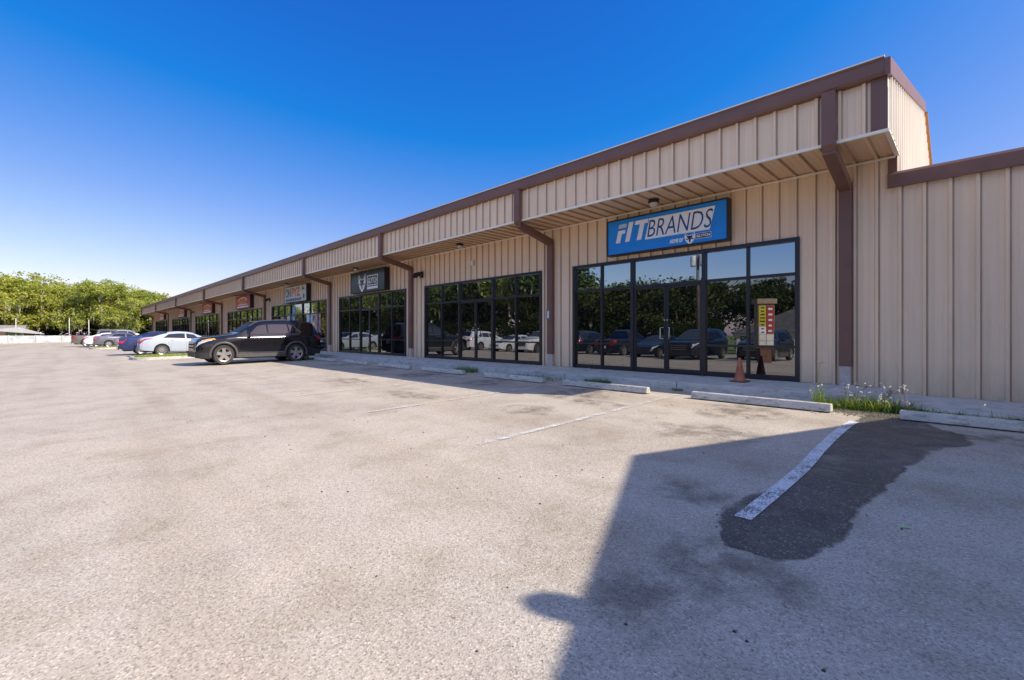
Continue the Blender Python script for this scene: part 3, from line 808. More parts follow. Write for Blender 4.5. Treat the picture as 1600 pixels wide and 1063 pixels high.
# gum, pebbles and small dark debris on the lot
b = MB(); r_ = random.Random(11)
for _ in range(240):
    x = -r_.uniform(.1, 14); y = r_.uniform(1.0, 8.2)
    s_ = r_.uniform(.004, .012); z = gz(y)+.005
    n = 6; b.add([(x+cos(2*pi*k/n)*s_*r_.uniform(.7, 1.3), y+sin(2*pi*k/n)*s_*r_.uniform(.7, 1.3), z-.004) for k in range(n)]+[(x, y, z+s_*.5)], [(k, (k+1) % n, n) for k in range(n)])
b.build('grit', simple('grit_dark', (.06, .05, .045), .9), kind='stuff')
m = MB(); m.add([(-.345, 4.02, gz(4)+.006), (-.315, 4.045, gz(4)+.012), (-.28, 4.04, gz(4)+.006), (-.31, 4.02, gz(4)+.008)], [(0, 1, 2, 3)])
tag(m.build('fallen_leaf', simple('green_leaf', (.2, .5, .12), .5)), 'single small green leaf lying on the shaded asphalt', 'leaf')

# ------------------------------------------------------------------ cars
def interp(tab, x):
    if x <= tab[0][0]: return tab[0][1]
    for (a, va), (b, vb) in zip(tab[:-1], tab[1:]):
        if x <= b: 
            t = (x-a)/(b-a); return va+(vb-va)*t
    return tab[-1][1]
def sinterp(tab, x):        # a little smoothing
    return (interp(tab, x-.06)+2*interp(tab, x)+interp(tab, x+.06))/4

TYRE = simple('tyre', (.045, .038, .033), .8, bump=.2); RIM = simple('alloy', (.62, .61, .59), .28, .9, var=.05); TRIMB = simple('black_plastic', (.03, .028, .03), .6)
LAMPR = simple('tail_lamp', (.45, .012, .015), .15, coat=1); LAMPW = simple('head_lamp', (.55, .57, .58), .12, coat=1); AMB = simple('amber_lens', (.75, .33, .06), .15, coat=1)
def car_paint(name, c, metal=.3, rough=.28):
    t = NT(name)
    n = t.noise(300, t.coords((1, 1, 1)), 1)
    t.set(t.ramp(n, [(.3, [x*.9 for x in c]), (.7, [min(1, x*1.1) for x in c])]), rough, metal, .35, .7)
    return t.m

def make_car(name, lab, cat, sp, paint, loc, head, group='cars parked in front of the shops', prot=None):
    if prot is not None:
        root = copy_tree(prot); root.location = loc; root.rotation_euler = (0, 0, head); root['label'] = lab; root['category'] = cat
        return root
    root = empty(name, (0, 0, 0), label=lab, cat=cat, group=group)
    Lc, Wc = sp['L'], sp['W']; top, belt = sp['top'], sp['belt']; wr = sp['wr']; wx = sp['wx']; tum = sp.get('tum', .38)
    hwid = [(0, Wc*.33), (.06, Wc*.38), (.2, Wc*.43), (.5, Wc*.475), (1.0, Wc*.5), (Lc-1.0, Wc*.5), (Lc-.4, Wc*.475), (Lc-.1, Wc*.43), (Lc, Wc*.39)]
    zlow = [(0, .36), (.15, .26), (.6, .24), (Lc-.7, .27), (Lc-.15, .33), (Lc, .42)]
    def S(x, r, sd):
        w = sinterp(hwid, x); zt = sinterp(top, x); zb = sinterp(belt, x); zb = min(zb, zt-.02)
        z0 = interp(zlow, x)
        for c in wx:
            R = wr+.055
            if abs(x-c) < R: z0 = max(z0, wr+sqrt(R*R-(x-c)**2))
        h = zt-zb; zm = max(.5*(zb+.3), z0+.04)
        pts = [(w*.965, z0), (w, max(z0+.02, zm*.75)), (w*.998, max(z0+.04, zb-.22)), (w*.985, zb-.06), (w*.955, zb), (w*.93-tum*h, zb+.84*h), (w*.85-tum*h, zb+.95*h), (w*.45, zt-.008), (0, zt)]
        i = min(int(r), 7); f = r-i; a, b = pts[i], pts[i+1]
        return Vector((Lc/2-x, sd*(a[0]+(b[0]-a[0])*f), a[1]+(b[1]-a[1])*f))
    xs = []; x = 0.0
    while x < Lc: xs.append(x); x += .05
    xs.append(Lc)
    b = MB(); rows = 9
    ring = []
    for x in xs:
        pr = [S(x, r, 1) for r in range(9)]; pl = [S(x, r, -1) for r in range(7, -1, -1)]
        ring.append(pr+pl)
    n = 17
    vs = [p for rg in ring for p in rg]; fs = []
    for i in range(len(xs)-1):
        for k in range(n-1): fs.append((i*n+k, i*n+k+1, (i+1)*n+k+1, (i+1)*n+k))
    fs.append(tuple(range(n))); fs.append(tuple((len(xs)-1)*n+k for k in range(n))[::-1])
    b.add(vs, fs); bo = b.build('body', paint, root)
    bo.data.polygons.foreach_set('use_smooth', [len(p.vertices) == 4 for p in bo.data.polygons])
    m = bo.modifiers.new('es', 'EDGE_SPLIT'); m.split_angle = radians(38)
    u = MB(); u.box(-Lc/2+.25, Lc/2-.25, -Wc/2+.26, Wc/2-.26, .22, .80); u.box(-Lc/2+.3+.9, Lc/2-1.7, -Wc/2+.1, Wc/2-.1, .22, .30); u.build('underbody', TRIMB, root)
    def nrm(x, r, sd):
        e = .02
        dx = S(min(Lc, x+e), r, sd)-S(max(0, x-e), r, sd); dr = S(x, min(7.99, r+e), sd)-S(x, max(0, r-e), sd)
        v = dx.cross(dr)*(-sd)
        c = S(x, r, sd)-Vector((Lc/2-x, 0, .6)); v.normalize()
        return v if v.dot(c) > 0 else -v
    def patch(mb, quad, sd, off=.006, nx=10, nr=4, mi=0):
        """quad: (x,r) corners bl, br, tr, tl in body coordinates"""
        vs = []
        for j in range(nr+1):
            for i in range(nx+1):
                s_, t_ = i/nx, j/nr
                X = (quad[0][0]*(1-s_)+quad[1][0]*s_)*(1-t_)+(quad[3][0]*(1-s_)+quad[2][0]*s_)*t_
                Rr = (quad[0][1]*(1-s_)+quad[1][1]*s_)*(1-t_)+(quad[3][1]*(1-s_)+quad[2][1]*s_)*t_
                vs.append(S(X, Rr, sd)+nrm(X, Rr, sd)*off)
        mb.add(vs, [(j*(nx+1)+i, j*(nx+1)+i+1, (j+1)*(nx+1)+i+1, (j+1)*(nx+1)+i) for j in range(nr) for i in range(nx)], mi)
    # doors with their handles
    for (xa, xb) in sp['doors']:
        for sd in (1, -1):
            d = MB(); q = []
            for j in range(9):
                for i in range(13):
                    X = xa+(xb-xa)*i/12; R_ = .25+3.7*j/8
                    cut = 0
                    q.append(S(X, R_, sd)+nrm(X, R_, sd)*.010)
            # stop the lower rear corner at the wheel arch
            fs = []
            for j in range(8):
                for i in range(12):
                    X = xa+(xb-xa)*(i+.5)/12; zc = q[j*13+i].z
                    if any(sqrt((X-c)**2+(zc-wr)**2) < wr+.14 for c in wx): continue
                    fs.append((j*13+i, j*13+i+1, (j+1)*13+i+1, (j+1)*13+i))
            d.add(q, fs); do = d.build('door', paint, root, smooth=True)
            h = MB(); hx = xb-.20; p0 = S(hx-.08, 3.1, sd)+Vector((0, sd*.02, 0)); p1 = S(hx+.10, 3.1, sd)+Vector((0, sd*.02, 0))
            h.tube([p0-Vector((0, sd*.02, 0)), p0+Vector((0, sd*.012, 0)), p1+Vector((0, sd*.012, 0)), p1-Vector((0, sd*.02, 0))], .013, 6); h.build('handle', M['chrome'] if sp.get('chrome') else paint, do)
    # side glass
    for quad in sp['side']:
        for sd in (1, -1):
            g_ = MB(); patch(g_, quad, sd, .012, 10, 3); g_.build('side_window', M['car_glass'], root, smooth=True)
    if sp.get('trimline'):
        for sd in (1, -1):
            t_ = MB(); pts = [S(x_, r_, sd)+nrm(x_, r_, sd)*.016 for x_, r_ in sp['trimline']]; t_.tube(pts, .012, 5); t_.build('window_trim', M['chrome'], root)
    for nm, (xa, xb) in (('windshield', sp['ws']), ('rear_window', sp['rw'])):
        g_ = MB()
        ra, rb = 5.25, 7.99
        for sd in (1, -1): patch(g_, [(xa, ra), (xb, ra), (xb, rb), (xa, rb)], sd, .010, 8, 6)
        g_.build(nm, M['car_glass'], root, smooth=True)
    # lights
    for sd in (1, -1):
        h = MB(); patch(h, sp['hl'], sd, .014, 8, 3); 
        h.build('headlight', LAMPW, root, smooth=True)
        if sp.get('amber'):
            a_ = MB(); patch(a_, sp['amber'], sd, .018, 5, 2); a_.build('turn_signal', AMB, root, smooth=True)
        h = MB(); patch(h, sp['tl'], sd, .014, 6, 3)
        h.box(-Lc/2-.012, -Lc/2+.01, min(sd*Wc*.24, sd*Wc*.385), max(sd*Wc*.24, sd*Wc*.385), sp['tlz'][0], sp['tlz'][1]); h.build('taillight', LAMPR, root, smooth=False)
    # grille, bumpers, plate
    f = MB(); f.box(Lc/2-.01, Lc/2+.014, -Wc*.24, Wc*.24, sp['gr'][0], sp['gr'][1]); f.build('grille', TRIMB, root)
    if sp.get('chrome'):
        f = MB()
        for k in range(3):
            z = sp['gr'][0]+.05+k*(sp['gr'][1]-sp['gr'][0]-.08)/2; f.box(Lc/2+.014, Lc/2+.03, -Wc*.23, Wc*.23, z-.018, z+.018)
        f.build('grille_bar', M['chrome'], root)
    for nm, e in (('front_bumper', 1), ('rear_bumper', -1)):
        f = MB(); X0 = 0 if e == 1 else Lc
        for sd in (1, -1):
            patch(f, [(abs(X0-.0), .0), (abs(X0-.52), .0), (abs(X0-.50), 1.05), (abs(X0-.0), 1.05)], sd, .02, 8, 2)
        x0, x1 = sorted((e*(Lc/2-.02), e*(Lc/2+.03)))
        f.box(x0, x1, -Wc*.33, Wc*.33, .30, .52)
        f.build(nm, TRIMB if sp.get('clad') else paint, root)
    f = MB(); f.box(-Lc/2-.035, -Lc/2-.012, -.16, .16, sp['tlz'][0]-.18, sp['tlz'][0]-.02); f.build('licence_plate', M['white'], root)
    if sp.get('clad'):
        for c in wx:
            for sd in (1, -1):
                a_ = MB(); R = wr+.06; N = 18; vs = []
                for k in range(N+1):
                    t = pi*(-.06+1.12*k/N); X = c+cos(t)*R
                    for (rr_, oy) in ((R-.012, -.02), (R, .028), (R+.075, .018), (R+.085, -.02)):
                        X = c+cos(t)*rr_; vs.append((Lc/2-X, sd*(sinterp(hwid, X)+oy), wr+sin(t)*rr_))
                a_.add(vs, [(k*4+j, k*4+j+1, (k+1)*4+j+1, (k+1)*4+j) for k in range(N) for j in range(3)])
                a_.build('wheel_arch', sp['clad'], root, smooth=True)
        for sd in (1, -1):
            a_ = MB()
            y0, y1 = sorted((sd*(Wc/2-.06), sd*(Wc/2+.012)))
            a_.box(Lc/2-wx[1]+wr+.1, Lc/2-wx[0]-wr-.1, y0, y1, .27, .43); a_.build('sill_panel', sp['clad'], root)
            a_ = MB(); y0, y1 = sorted((sd*(Wc/2+.004), sd*(Wc/2+.022)))
            a_.box(Lc/2-wx[1]+wr+.14, Lc/2-wx[0]-wr-.14, y0, y1, .435, .475); a_.build('side_moulding', M['chrome'], root)
        for sd in (1, -1):
            a_ = MB(); a_.tube([S(1.95, 6.3, sd)+Vector((0, 0, .02)), S(2.3, 6.3, sd)+Vector((0, 0, .05)), S(3.2, 6.3, sd)+Vector((0, 0, .05)), S(4.3, 6.3, sd)+Vector((0, 0, .02))], .018, 6); a_.build('roof_rail', TRIMB, root)
    # mirrors
    for sd in (1, -1):
        c = S(sp['mir'], 4.05, sd)+Vector((0, sd*.13, .07)); m_ = MB()
        m_.hexa([(c.x-.07, c.y-.10*1, c.z-.07), (c.x+.06, c.y-.10, c.z-.06), (c.x+.05, c.y+.10, c.z-.06), (c.x-.07, c.y+.10, c.z-.07)],
                [(c.x-.07, c.y-.10, c.z+.09), (c.x+.03, c.y-.09, c.z+.07), (c.x+.03, c.y+.09, c.z+.07), (c.x-.07, c.y+.10, c.z+.09)])
        bevel(m_.build('side_mirror', TRIMB if sp.get('clad') else paint, root), .025)
    # wheels
    for c in wx:
        for sd in (1, -1):
            tw = .115; y0 = sd*(Wc/2-.13)
            t_ = MB(); t_.lathe([(wr*.64, -tw*.75), (wr*.72, -tw), (wr*.95, -tw), (wr, -tw*.75), (wr, tw*.75), (wr*.95, tw), (wr*.72, tw), (wr*.64, tw*.8), (wr*.60, tw*.2), (0.01, tw*.2)], (0, 0, 0), 'y', 32)
            wo = t_.build('wheel', TYRE, root, smooth=True, local=True); wo.location = (Lc/2-c, y0, wr)
            mm = wo.modifiers.new('es', 'EDGE_SPLIT'); mm.split_angle = radians(40)
            r_m = MB(); yo = sd*tw*.88
            r_m.lathe([(wr*.60, sd*tw*.4), (wr*.66, sd*tw*.98), (wr*.70, sd*tw*1.03), (wr*.655, sd*tw*.80)], (0, 0, 0), 'y', 32)
            ns = sp.get('spokes', 5)
            for k in range(ns):
                a = 2*pi*k/ns+.3; ca_, sa_ = cos(a), sin(a)
                wi, wo_ = (wr*.13, wr*.10) if ns > 7 else (wr*.20, wr*.17)
                wi *= .75; 
                q = []
                for (rad, hw_, yy) in ((wr*.08, wi, .95), (wr*.66, wo_, .90)):
                    for s2 in (-1, 1):
                        q.append((ca_*rad-sa_*hw_*s2, sd*tw*yy, sa_*rad+ca_*hw_*s2))
                for p in list(q): q.append((p[0], p[1]-sd*.03, p[2]))
                r_m.add(q, [(0, 1, 3, 2), (4, 6, 7, 5), (0, 2, 6, 4), (1, 5, 7, 3), (0, 4, 5, 1), (2, 3, 7, 6)])
            r_m.lathe([(wr*.17, sd*tw*.7), (wr*.16, sd*tw*1.0), (0.005, sd*tw*1.03)], (0, 0, 0), 'y', 20)
            r_m.build('rim', RIM, wo, local=True)
    root.location = loc; root.rotation_euler = (0, 0, head)
    return root

SUV = dict(L=5.0, W=2.0, wr=.385, wx=(.93, 3.80), clad=simple('cladding', (.075, .07, .068), .5), chrome=True, tum=.393, spokes=5,
    top=[(0, .80), (.04, .96), (.12, 1.04), (.4, 1.09), (.9, 1.15), (1.30, 1.20), (1.50, 1.26), (2.22, 1.69), (2.45, 1.76), (3.0, 1.80), (3.8, 1.81), (4.4, 1.785), (4.66, 1.73), (4.86, 1.34), (4.95, 1.18), (5.0, 1.0)],
    belt=[(0, .74), (.1, .90), (.4, .99), (1.4, 1.09), (2.6, 1.11), (3.8, 1.15), (4.7, 1.17), (5, 1.0)],
    doors=[(1.58, 2.58), (2.60, 3.52)],
    side=[[(1.78, 4.18), (2.60, 4.18), (2.60, 4.88), (2.22, 4.85)], [(2.66, 4.18), (3.50, 4.18), (3.46, 4.86), (2.66, 4.88)], [(3.56, 4.18), (4.00, 4.30), (3.66, 4.80), (3.52, 4.86)]],
    trimline=[(1.62, 4.05), (2.3, 4.08), (3.0, 4.08), (3.6, 4.08), (3.98, 4.10), (4.05, 4.2), (3.85, 4.55), (3.65, 4.92)],
    ws=(1.56, 2.26), rw=(4.58, 4.86), hl=[(.02, 2.7), (.52, 3.1), (.55, 3.9), (.10, 3.9)], amber=[(.14, 3.45), (.66, 3.45), (.60, 4.2), (.20, 4.2)], tl=[(4.62, 3.0), (4.99, 2.6), (4.99, 4.0), (4.72, 4.0)], tlz=(.88, 1.06), gr=(.56, .88), mir=1.88)
SEDAN = dict(L=4.6, W=1.8, wr=.325, wx=(.90, 3.60), tum=.42, spokes=10,
    top=[(0, .50), (.05, .66), (.2, .76), (.7, .88), (1.15, .98), (1.35, 1.03), (2.0, 1.35), (2.3, 1.42), (2.8, 1.45), (3.2, 1.41), (3.6, 1.30), (4.05, 1.11), (4.35, 1.07), (4.52, 1.03), (4.6, .85)],
    belt=[(0, .48), (.2, .70), (1.2, .90), (2.5, .95), (3.6, 1.0), (4.4, 1.02), (4.6, .82)],
    doors=[(1.42, 2.42), (2.44, 3.30)],
    side=[[(1.62, 4.15), (2.40, 4.15), (2.40, 4.88), (2.02, 4.85)], [(2.48, 4.15), (3.55, 4.2), (3.28, 4.8), (2.48, 4.88)]],
    ws=(1.40, 2.02), rw=(3.32, 4.02), hl=[(.03, 2.7), (.55, 3.3), (.75, 4.1), (.20, 4.0)], tl=[(4.10, 3.35), (4.59, 2.5), (4.59, 3.9), (3.95, 3.95)], tlz=(.74, .92), gr=(.42, .62), mir=1.65)
SED2 = dict(SEDAN); SED2['spokes'] = 7; SED2['L'] = 4.8; SED2['top'] = [(0, .50), (.05, .68), (.2, .80), (.7, .92), (1.2, 1.0), (1.45, 1.04), (2.15, 1.38), (2.5, 1.45), (2.9, 1.46), (3.3, 1.42), (3.95, 1.16), (4.3, 1.12), (4.72, 1.10), (4.8, .92)]
SED2['rw'] = (3.35, 3.90); SED2['wx'] = (.95, 3.72); SED2['tl'] = [(4.45, 3.0), (4.79, 2.4), (4.79, 3.9), (4.40, 3.95)]; SED2['tlz'] = (.80, .98)
PICK = dict(SUV); PICK.update(L=5.7, W=1.98, wr=.40, wx=(1.0, 4.55), clad=None, chrome=True, amber=None, trimline=None,
    top=[(0, .75), (.06, 1.0), (.2, 1.12), (1.2, 1.18), (1.5, 1.24), (2.15, 1.74), (2.5, 1.85), (3.3, 1.86), (3.62, 1.78), (3.80, 1.20), (3.9, 1.17), (5.6, 1.17), (5.7, 1.1)],
    belt=[(0, .72), (.2, 1.0), (1.5, 1.12), (3.7, 1.14), (5.7, 1.14)], doors=[(1.6, 2.6), (2.62, 3.55)],
    side=[[(1.8, 4.15), (2.58, 4.15), (2.58, 4.85), (2.2, 4.82)], [(2.66, 4.15), (3.5, 4.15), (3.45, 4.85), (2.66, 4.88)]],
    ws=(1.58, 2.18), rw=(3.66, 3.78), tl=[(5.45, 2.2), (5.69, 2.2), (5.69, 3.8), (5.45, 3.8)], tlz=(.75, 1.08), hl=[(.02, 2.8), (.4, 3.0), (.4, 3.9), (.1, 3.9)])

N_, S_ = pi/2, -pi/2
def put(x, y): return (x, y, gz(y)+.0)
p_black = car_paint('paint_charcoal', (.010, .010, .012), 0, .15); p_white = car_paint('paint_white', (.70, .71, .73), 0); p_blue = car_paint('paint_navy', (.035, .05, .14), .4)
p_grey = car_paint('paint_grey', (.20, .20, .24), .5); p_tan = car_paint('paint_taupe', (.17, .15, .13), .3); p_silver = car_paint('paint_silver', (.45, .46, .47), .5); p_red = car_paint('paint_red', (.45, .02, .02), .1); p_dark = car_paint('paint_midnight', (.015, .02, .035), .2)
suv = make_car('suv', 'dark charcoal SUV backed into the bay beside the barbershop, front towards the lot', 'suv', SUV, p_black, put(-22.75, 6.3), S_+radians(1))
suv.scale = (1, 1, 1.045)
wsed = make_car('sedan', 'pale silver-blue sedan with red tail lamps parked nose in behind the dark SUV', 'car', SEDAN, car_paint('paint_ice', (.46, .51, .58), .1), put(-34.3, 5.45), N_)
bsed = make_car('sedan', 'dark blue sedan parked nose in beside the pale silver-blue sedan', 'car', SED2, p_blue, put(-37.5, 4.85), N_)
gsed = make_car('sedan', 'grey sedan parked beyond the second grass island', 'car', SED2, p_grey, put(-59.7, 4.5), N_)
wsed2 = make_car('sedan', 'white sedan farther away between grey sedan and pickup', 'car', SEDAN, p_white, put(-63.0, 3.8), N_)
pick = make_car('pickup_truck', 'taupe pickup truck, the farthest left vehicle with its tailgate out', 'pickup', PICK, p_tan, put(-67.0, 3.5), N_)
SUVS = dict(SUV); SUVS.update(clad=None, amber=None); SUVS['trimline'] = None
ssuv = make_car('suv', 'silver SUV showing its roof behind the grey sedan', 'suv', SUVS, p_silver, put(-71, 5.6), N_)
# the other side of the lot, seen mirrored in the shop windows
G2 = 'cars on the far side of the lot mirrored in the shop glass'
wsuv = make_car('suv', 'large white SUV mirrored in the second shop front', 'suv', SUVS, p_white, put(-32.5, -6.8), S_, G2)
a = make_car('sedan', 'white sedan mirrored at the right of the second shop front', 'car', SEDAN, p_white, put(-28.0, -6.2), N_, G2)
a = make_car('suv', 'white SUV with dark bumper mirrored at the right edge of the second shop front', 'suv', SUVS, p_white, put(-24.9, -6.4), N_, G2, prot=wsuv)
dsuv = make_car('suv', 'dark SUV seen from behind, mirrored at the left of the nearest shop front', 'suv', SUVS, p_dark, put(-21.4, -8.2), S_, G2)
a = make_car('pickup_truck', 'black pickup mirrored beside the dark SUV in the nearest shop front', 'pickup', PICK, p_dark, put(-18.2, -8.2), S_, G2)
a = make_car('sedan', 'dark hatchback with bright headlamp mirrored in the left shop door', 'car', SEDAN, p_dark, put(-14.6, -6.4), N_, G2)
a = make_car('suv', 'black SUV with chrome grille mirrored in the right shop door', 'suv', SUVS, p_dark, put(-11.5, -5.2), N_, G2, prot=dsuv)
a = make_car('suv', 'dark SUV mirrored right of the shop door', 'suv', SUVS, p_dark, put(-8.6, -8.0), N_, G2, prot=dsuv)
a = make_car('pickup_truck', 'red pickup mirrored in the third shop front', 'pickup', PICK, p_red, put(-46.5, -7.4), S_, G2)
a = make_car('sedan', 'pale sedan parked across from the barbershop, mirrored in its glass', 'car', SEDAN, p_white, put(-52, -6), N_, G2, prot=wsed); a['group'] = G2

# ------------------------------------------------------------------ trees
def tree_proto(seed, H, Rw, trunk_h, nleaf, leaf, mat, moss=1100, name='oak_tree'):
    rnd = random.Random(seed)
    root = empty(name, (0, 0, 0), cat='tree', label='tree')
    lobes = []
    nl = 20
    for k in range(nl):
        a = 2*pi*k/nl*2.4+rnd.uniform(-.4, .4); q = rnd.uniform(.15, .72)*Rw; z = rnd.uniform(trunk_h+.12*H, H*.90)
        q *= sqrt(max(.15, 1-((z-H*.5)/(H*.55))**2)); s_ = rnd.uniform(.20, .34)*Rw
        lobes.append((Vector((cos(a)*q, sin(a)*q, z-s_*.3)), s_))
    lobes.append((Vector((0, 0, H*.8)), Rw*.35))
    b = MB()
    clumps = []
    for c, s_ in lobes:
        for _ in range(int(34*(s_/(.27*Rw))**2)):
            d = Vector((rnd.gauss(0, 1), rnd.gauss(0, 1), rnd.gauss(0, 1))).normalized()
            p = c+Vector((d.x*s_, d.y*s_, d.z*s_*.75))*rnd.uniform(.6, 1.15)
            clumps.append(p)
    per = max(4, nleaf//len(clumps))
    for p in clumps:
        cs = rnd.uniform(.25, .6)
        for _ in range(per):
            c = p+Vector((rnd.gauss(0, cs), rnd.gauss(0, cs), rnd.gauss(0, cs*.6)))
            if c.z < trunk_h*.8: continue
            u = Vector((rnd.uniform(-1, 1), rnd.uniform(-1, 1), rnd.uniform(-.7, .7))).normalized(); v = u.orthogonal().normalized()
            v = (v*cos(rnd.random()*6)+u.cross(v)*sin(rnd.random()*6)).normalized()
            l = leaf*rnd.uniform(.5, 1.2); u *= l; v *= l*.55
            b.add([c-u, c+v, c+u*.9, c-v], [(0, 1, 2, 3)])
    b.build('crown', mat, root)
    t = MB(); t.tube([(0, 0, -.4), (rnd.uniform(-.1, .1), 0, trunk_h*.5), (rnd.uniform(-.3, .3), rnd.uniform(-.3, .3), trunk_h+.3)], [.045*H, .034*H, .028*H], 10)
    top = Vector((0, 0, trunk_h+.1))
    for c, s_ in lobes[:11]:
        mid = top.lerp(c, .5)+Vector((0, 0, -.05*H)); t.tube([top-Vector((0, 0, .4)), mid, c], [.02*H, .013*H, .005*H], 6)
    t.build('trunk', M['bark'], root, smooth=True)
    if moss:
        m_ = MB()
        for _ in range(moss):
            p = rnd.choice(clumps); 
            if p.z > H*.75: continue
            l = rnd.uniform(.5, 1.7); a = rnd.uniform(0, pi); w_ = rnd.uniform(.06, .24)
            q = Vector((cos(a)*w_, sin(a)*w_, 0)); e = p+Vector((rnd.uniform(-.15, .15), 0, -l))
            m_.add([p-q, p+q, p.lerp(e, .5)+q*.8, e, p.lerp(e, .55)-q], [(0, 1, 2, 3, 4)])
        m_.build('moss', M['moss'], root)
    return root
pro = [tree_proto(1, 12.5, 8.3, 2.2, 30000, .215, M['leaf']), tree_proto(2, 11.0, 7.4, 2.0, 26000, .215, M['leaf']), tree_proto(3, 12.0, 6.0, 3.0, 12500, .28, M['leaf_dark'], 150, 'tree'), tree_proto(4, 8.8, 5.2, 1.6, 10000, .26, M['leaf_dark'], 60, 'tree')]
used = set()
def tree(k, x, y, s, rz, lab, grp, zs=1.0):
    o = pro[k] if k not in used else copy_tree(pro[k]); used.add(k)
    o.location = (x, y, gz(max(-60, min(12, y)))-.05); o.rotation_euler = (0, 0, rz); o.scale = (s, s, s*zs); tag(o, lab, 'tree', grp)
A = 'moss hung oaks beyond the far end of the lot'
for i, (k, x, y, s, lab) in enumerate([(1, -118, -16, .95, 'bright green oak at the left edge of the photo'), (0, -122, -4.5, 1.02, 'tallest bright green oak behind the far white wall'), (0, -116, 5.5, .93, 'broad oak with hanging moss behind the pickup truck'),
        (1, -126, 14.5, .95, 'oak right of the tallest one, above the silver SUV'), (0, -132, 24, .83, 'oak just left of the far canopy end'), (1, -138, 34, .95, 'oak rising just over the far roof end'), (0, -146, 47, .93, 'oak crown showing above the roofline, rightmost of the row'),
        (1, -143, 5, 1.0, 'oak in the second row, filling the gap behind the tallest oak'), (0, -138, -13, .95, 'second-row oak behind the oak at the left edge'), (1, -119, -10.5, .98, 'oak filling the gap between the left edge oak and the tallest one'), (1, -123, 1.5, 1.0, 'oak filling the gap right behind the pale pole pair'), (0, -130, 10, .93, 'oak standing over the white and grey sedans'), (1, -150, 19, 1.0, 'second-row oak behind the white building')]):
    tree(k, x, y, s, i*1.7, lab, A)
B = 'trees across the lot mirrored in the shop glass'
r_ = random.Random(21)
for i, x in enumerate(range(-100, -36, 6)):
    tree(2 if i % 3 else 0, x+r_.uniform(-1, 1), -25+r_.uniform(-2, 3), r_.uniform(1.0, 1.2), r_.uniform(0, 6), 'tall dark tree across the lot, mirrored in the farther shop windows', B)
for i, x in enumerate((-37, -33, -29.5, -25.5, -22)):
    tree(3, x, -25+r_.uniform(-2, 2), r_.uniform(.85, 1.0), r_.uniform(0, 6), 'lower dark tree across the lot, mirrored in the nearest shop front', B)
for i, (x, y) in enumerate(((-13, -42), (-8, -40), (-3, -43), (-18, -41), (3, -40), (-24, -40))):
    tree(2, x, y, .80, r_.uniform(0, 6), 'dark tree behind the pavilion, mirrored at the right of the nearest shop front', B)
# undergrowth hedges (reads as one mass)
def hedge(x0, x1, y0, y1, h, n, mat, name, lf=.22):
    b = MB(); rn = random.Random(int(x0*3))
    for _ in range(n):
        x = rn.uniform(x0, x1); y = rn.uniform(y0, y1); hh = h*(.65+.5*mnoise.noise(Vector((x*.3, y*.3, 0))))
        z = gz(y)+hh*sqrt(rn.random()); c = Vector((x, y, z))
        u = Vector((rn.uniform(-1, 1), rn.uniform(-1, 1), rn.uniform(-.7, .7))).normalized(); v = u.orthogonal().normalized(); l = lf*rn.uniform(.6, 1.3)
        b.add([c-u*l, c+v*l*.6, c+u*l, c-v*l*.6], [(0, 1, 2, 3)])
    b.build(name, mat, kind='stuff')
hedge(-105, -34, -22, -19.5, 5.2, 16000, M['leaf_dark'], 'undergrowth')
hedge(-24, 16, -48, -45, 9, 11000, M['leaf_dark'], 'undergrowth')
hedge(-36, -16, -22, -19.8, 3.6, 5000, M['leaf_dark'], 'undergrowth')
hedge(-130, -126, -26, 40, 7.5, 26000, M['leaf_dark'], 'undergrowth', .3)

# ------------------------------------------------------------------ far end: white wall, house, white building, poles
w = empty('boundary_wall', (-106, -8, 0), label='long white wall at the far left end of the lot', cat='wall')
m = MB(); m.box(-106.1, -105.9, -30, 12, -.9, .93); m.build('panel', simple('white_wall', (.55, .56, .58), .7, var=.4, scale=.9), w)  # grey mottling paints the tree shadows into the wall colour
for y in range(-30, 13, 3):
    m = MB(); m.box(-105.9, -105.78, y-.08, y+.08, -.9, 1.0); m.build('post', M['stucco'], w)
h = empty('house', (-113, -6, 0), label='low house with weathered shingle roof behind the white wall at left', cat='house')
m = MB(); m.box(-118, -111, -22, -5.0, -.6, 1.9); m.build('wall', M['stucco'], h)
m = MB(); m.prism([(-119, 1.9), (-110.3, 1.9), (-112, 2.55), (-117, 2.75)], 1, -22.6, -4.4); m.build('roof', simple('shingle', (.24, .22, .21), .9, var=.35, scale=4), h)
for y in (-7.2, -9.6, -12):
    m = MB(); m.box(-110.99, -110.95, y-.55, y+.55, .55, 1.55); m.build('window', M['car_glass'], h)
m = MB(); m.prism([(-8.4, 1.72), (-2.2, 1.15), (-2.2, 1.25), (-5.0, 2.28), (-8.4, 1.85)], 0, -110.6, -108.6); m.build('porch_roof', simple('porch', (.42, .42, .42), .8), h)
for y in (-7.6, -4.6, -2.6):
    m = MB(); m.box(-109.2, -109.05, y-.07, y+.07, -.6, 1.5); m.build('porch_post', M['white'], h)
b_ = empty('garage', (-135, 18, 0), label='white block building with flat roof beyond the end of the shops', cat='building')
m = MB(); m.box(-139, -131, 11.2, 26, -.3, 2.55); m.build('wall', simple('white_block_wall', (.72, .70, .68), .7), b_)
m = MB(); m.box(-139.3, -130.6, 10.9, 26.3, 2.55, 3.25); m.build('roof', simple('garage_roof', (.30, .28, .27), .8), b_)
m = MB(); m.box(-139.4, -130.5, 10.8, 26.4, 3.25, 3.45); m.build('parapet', M['stucco'], b_)
PB = 'pale poles among the far oaks'
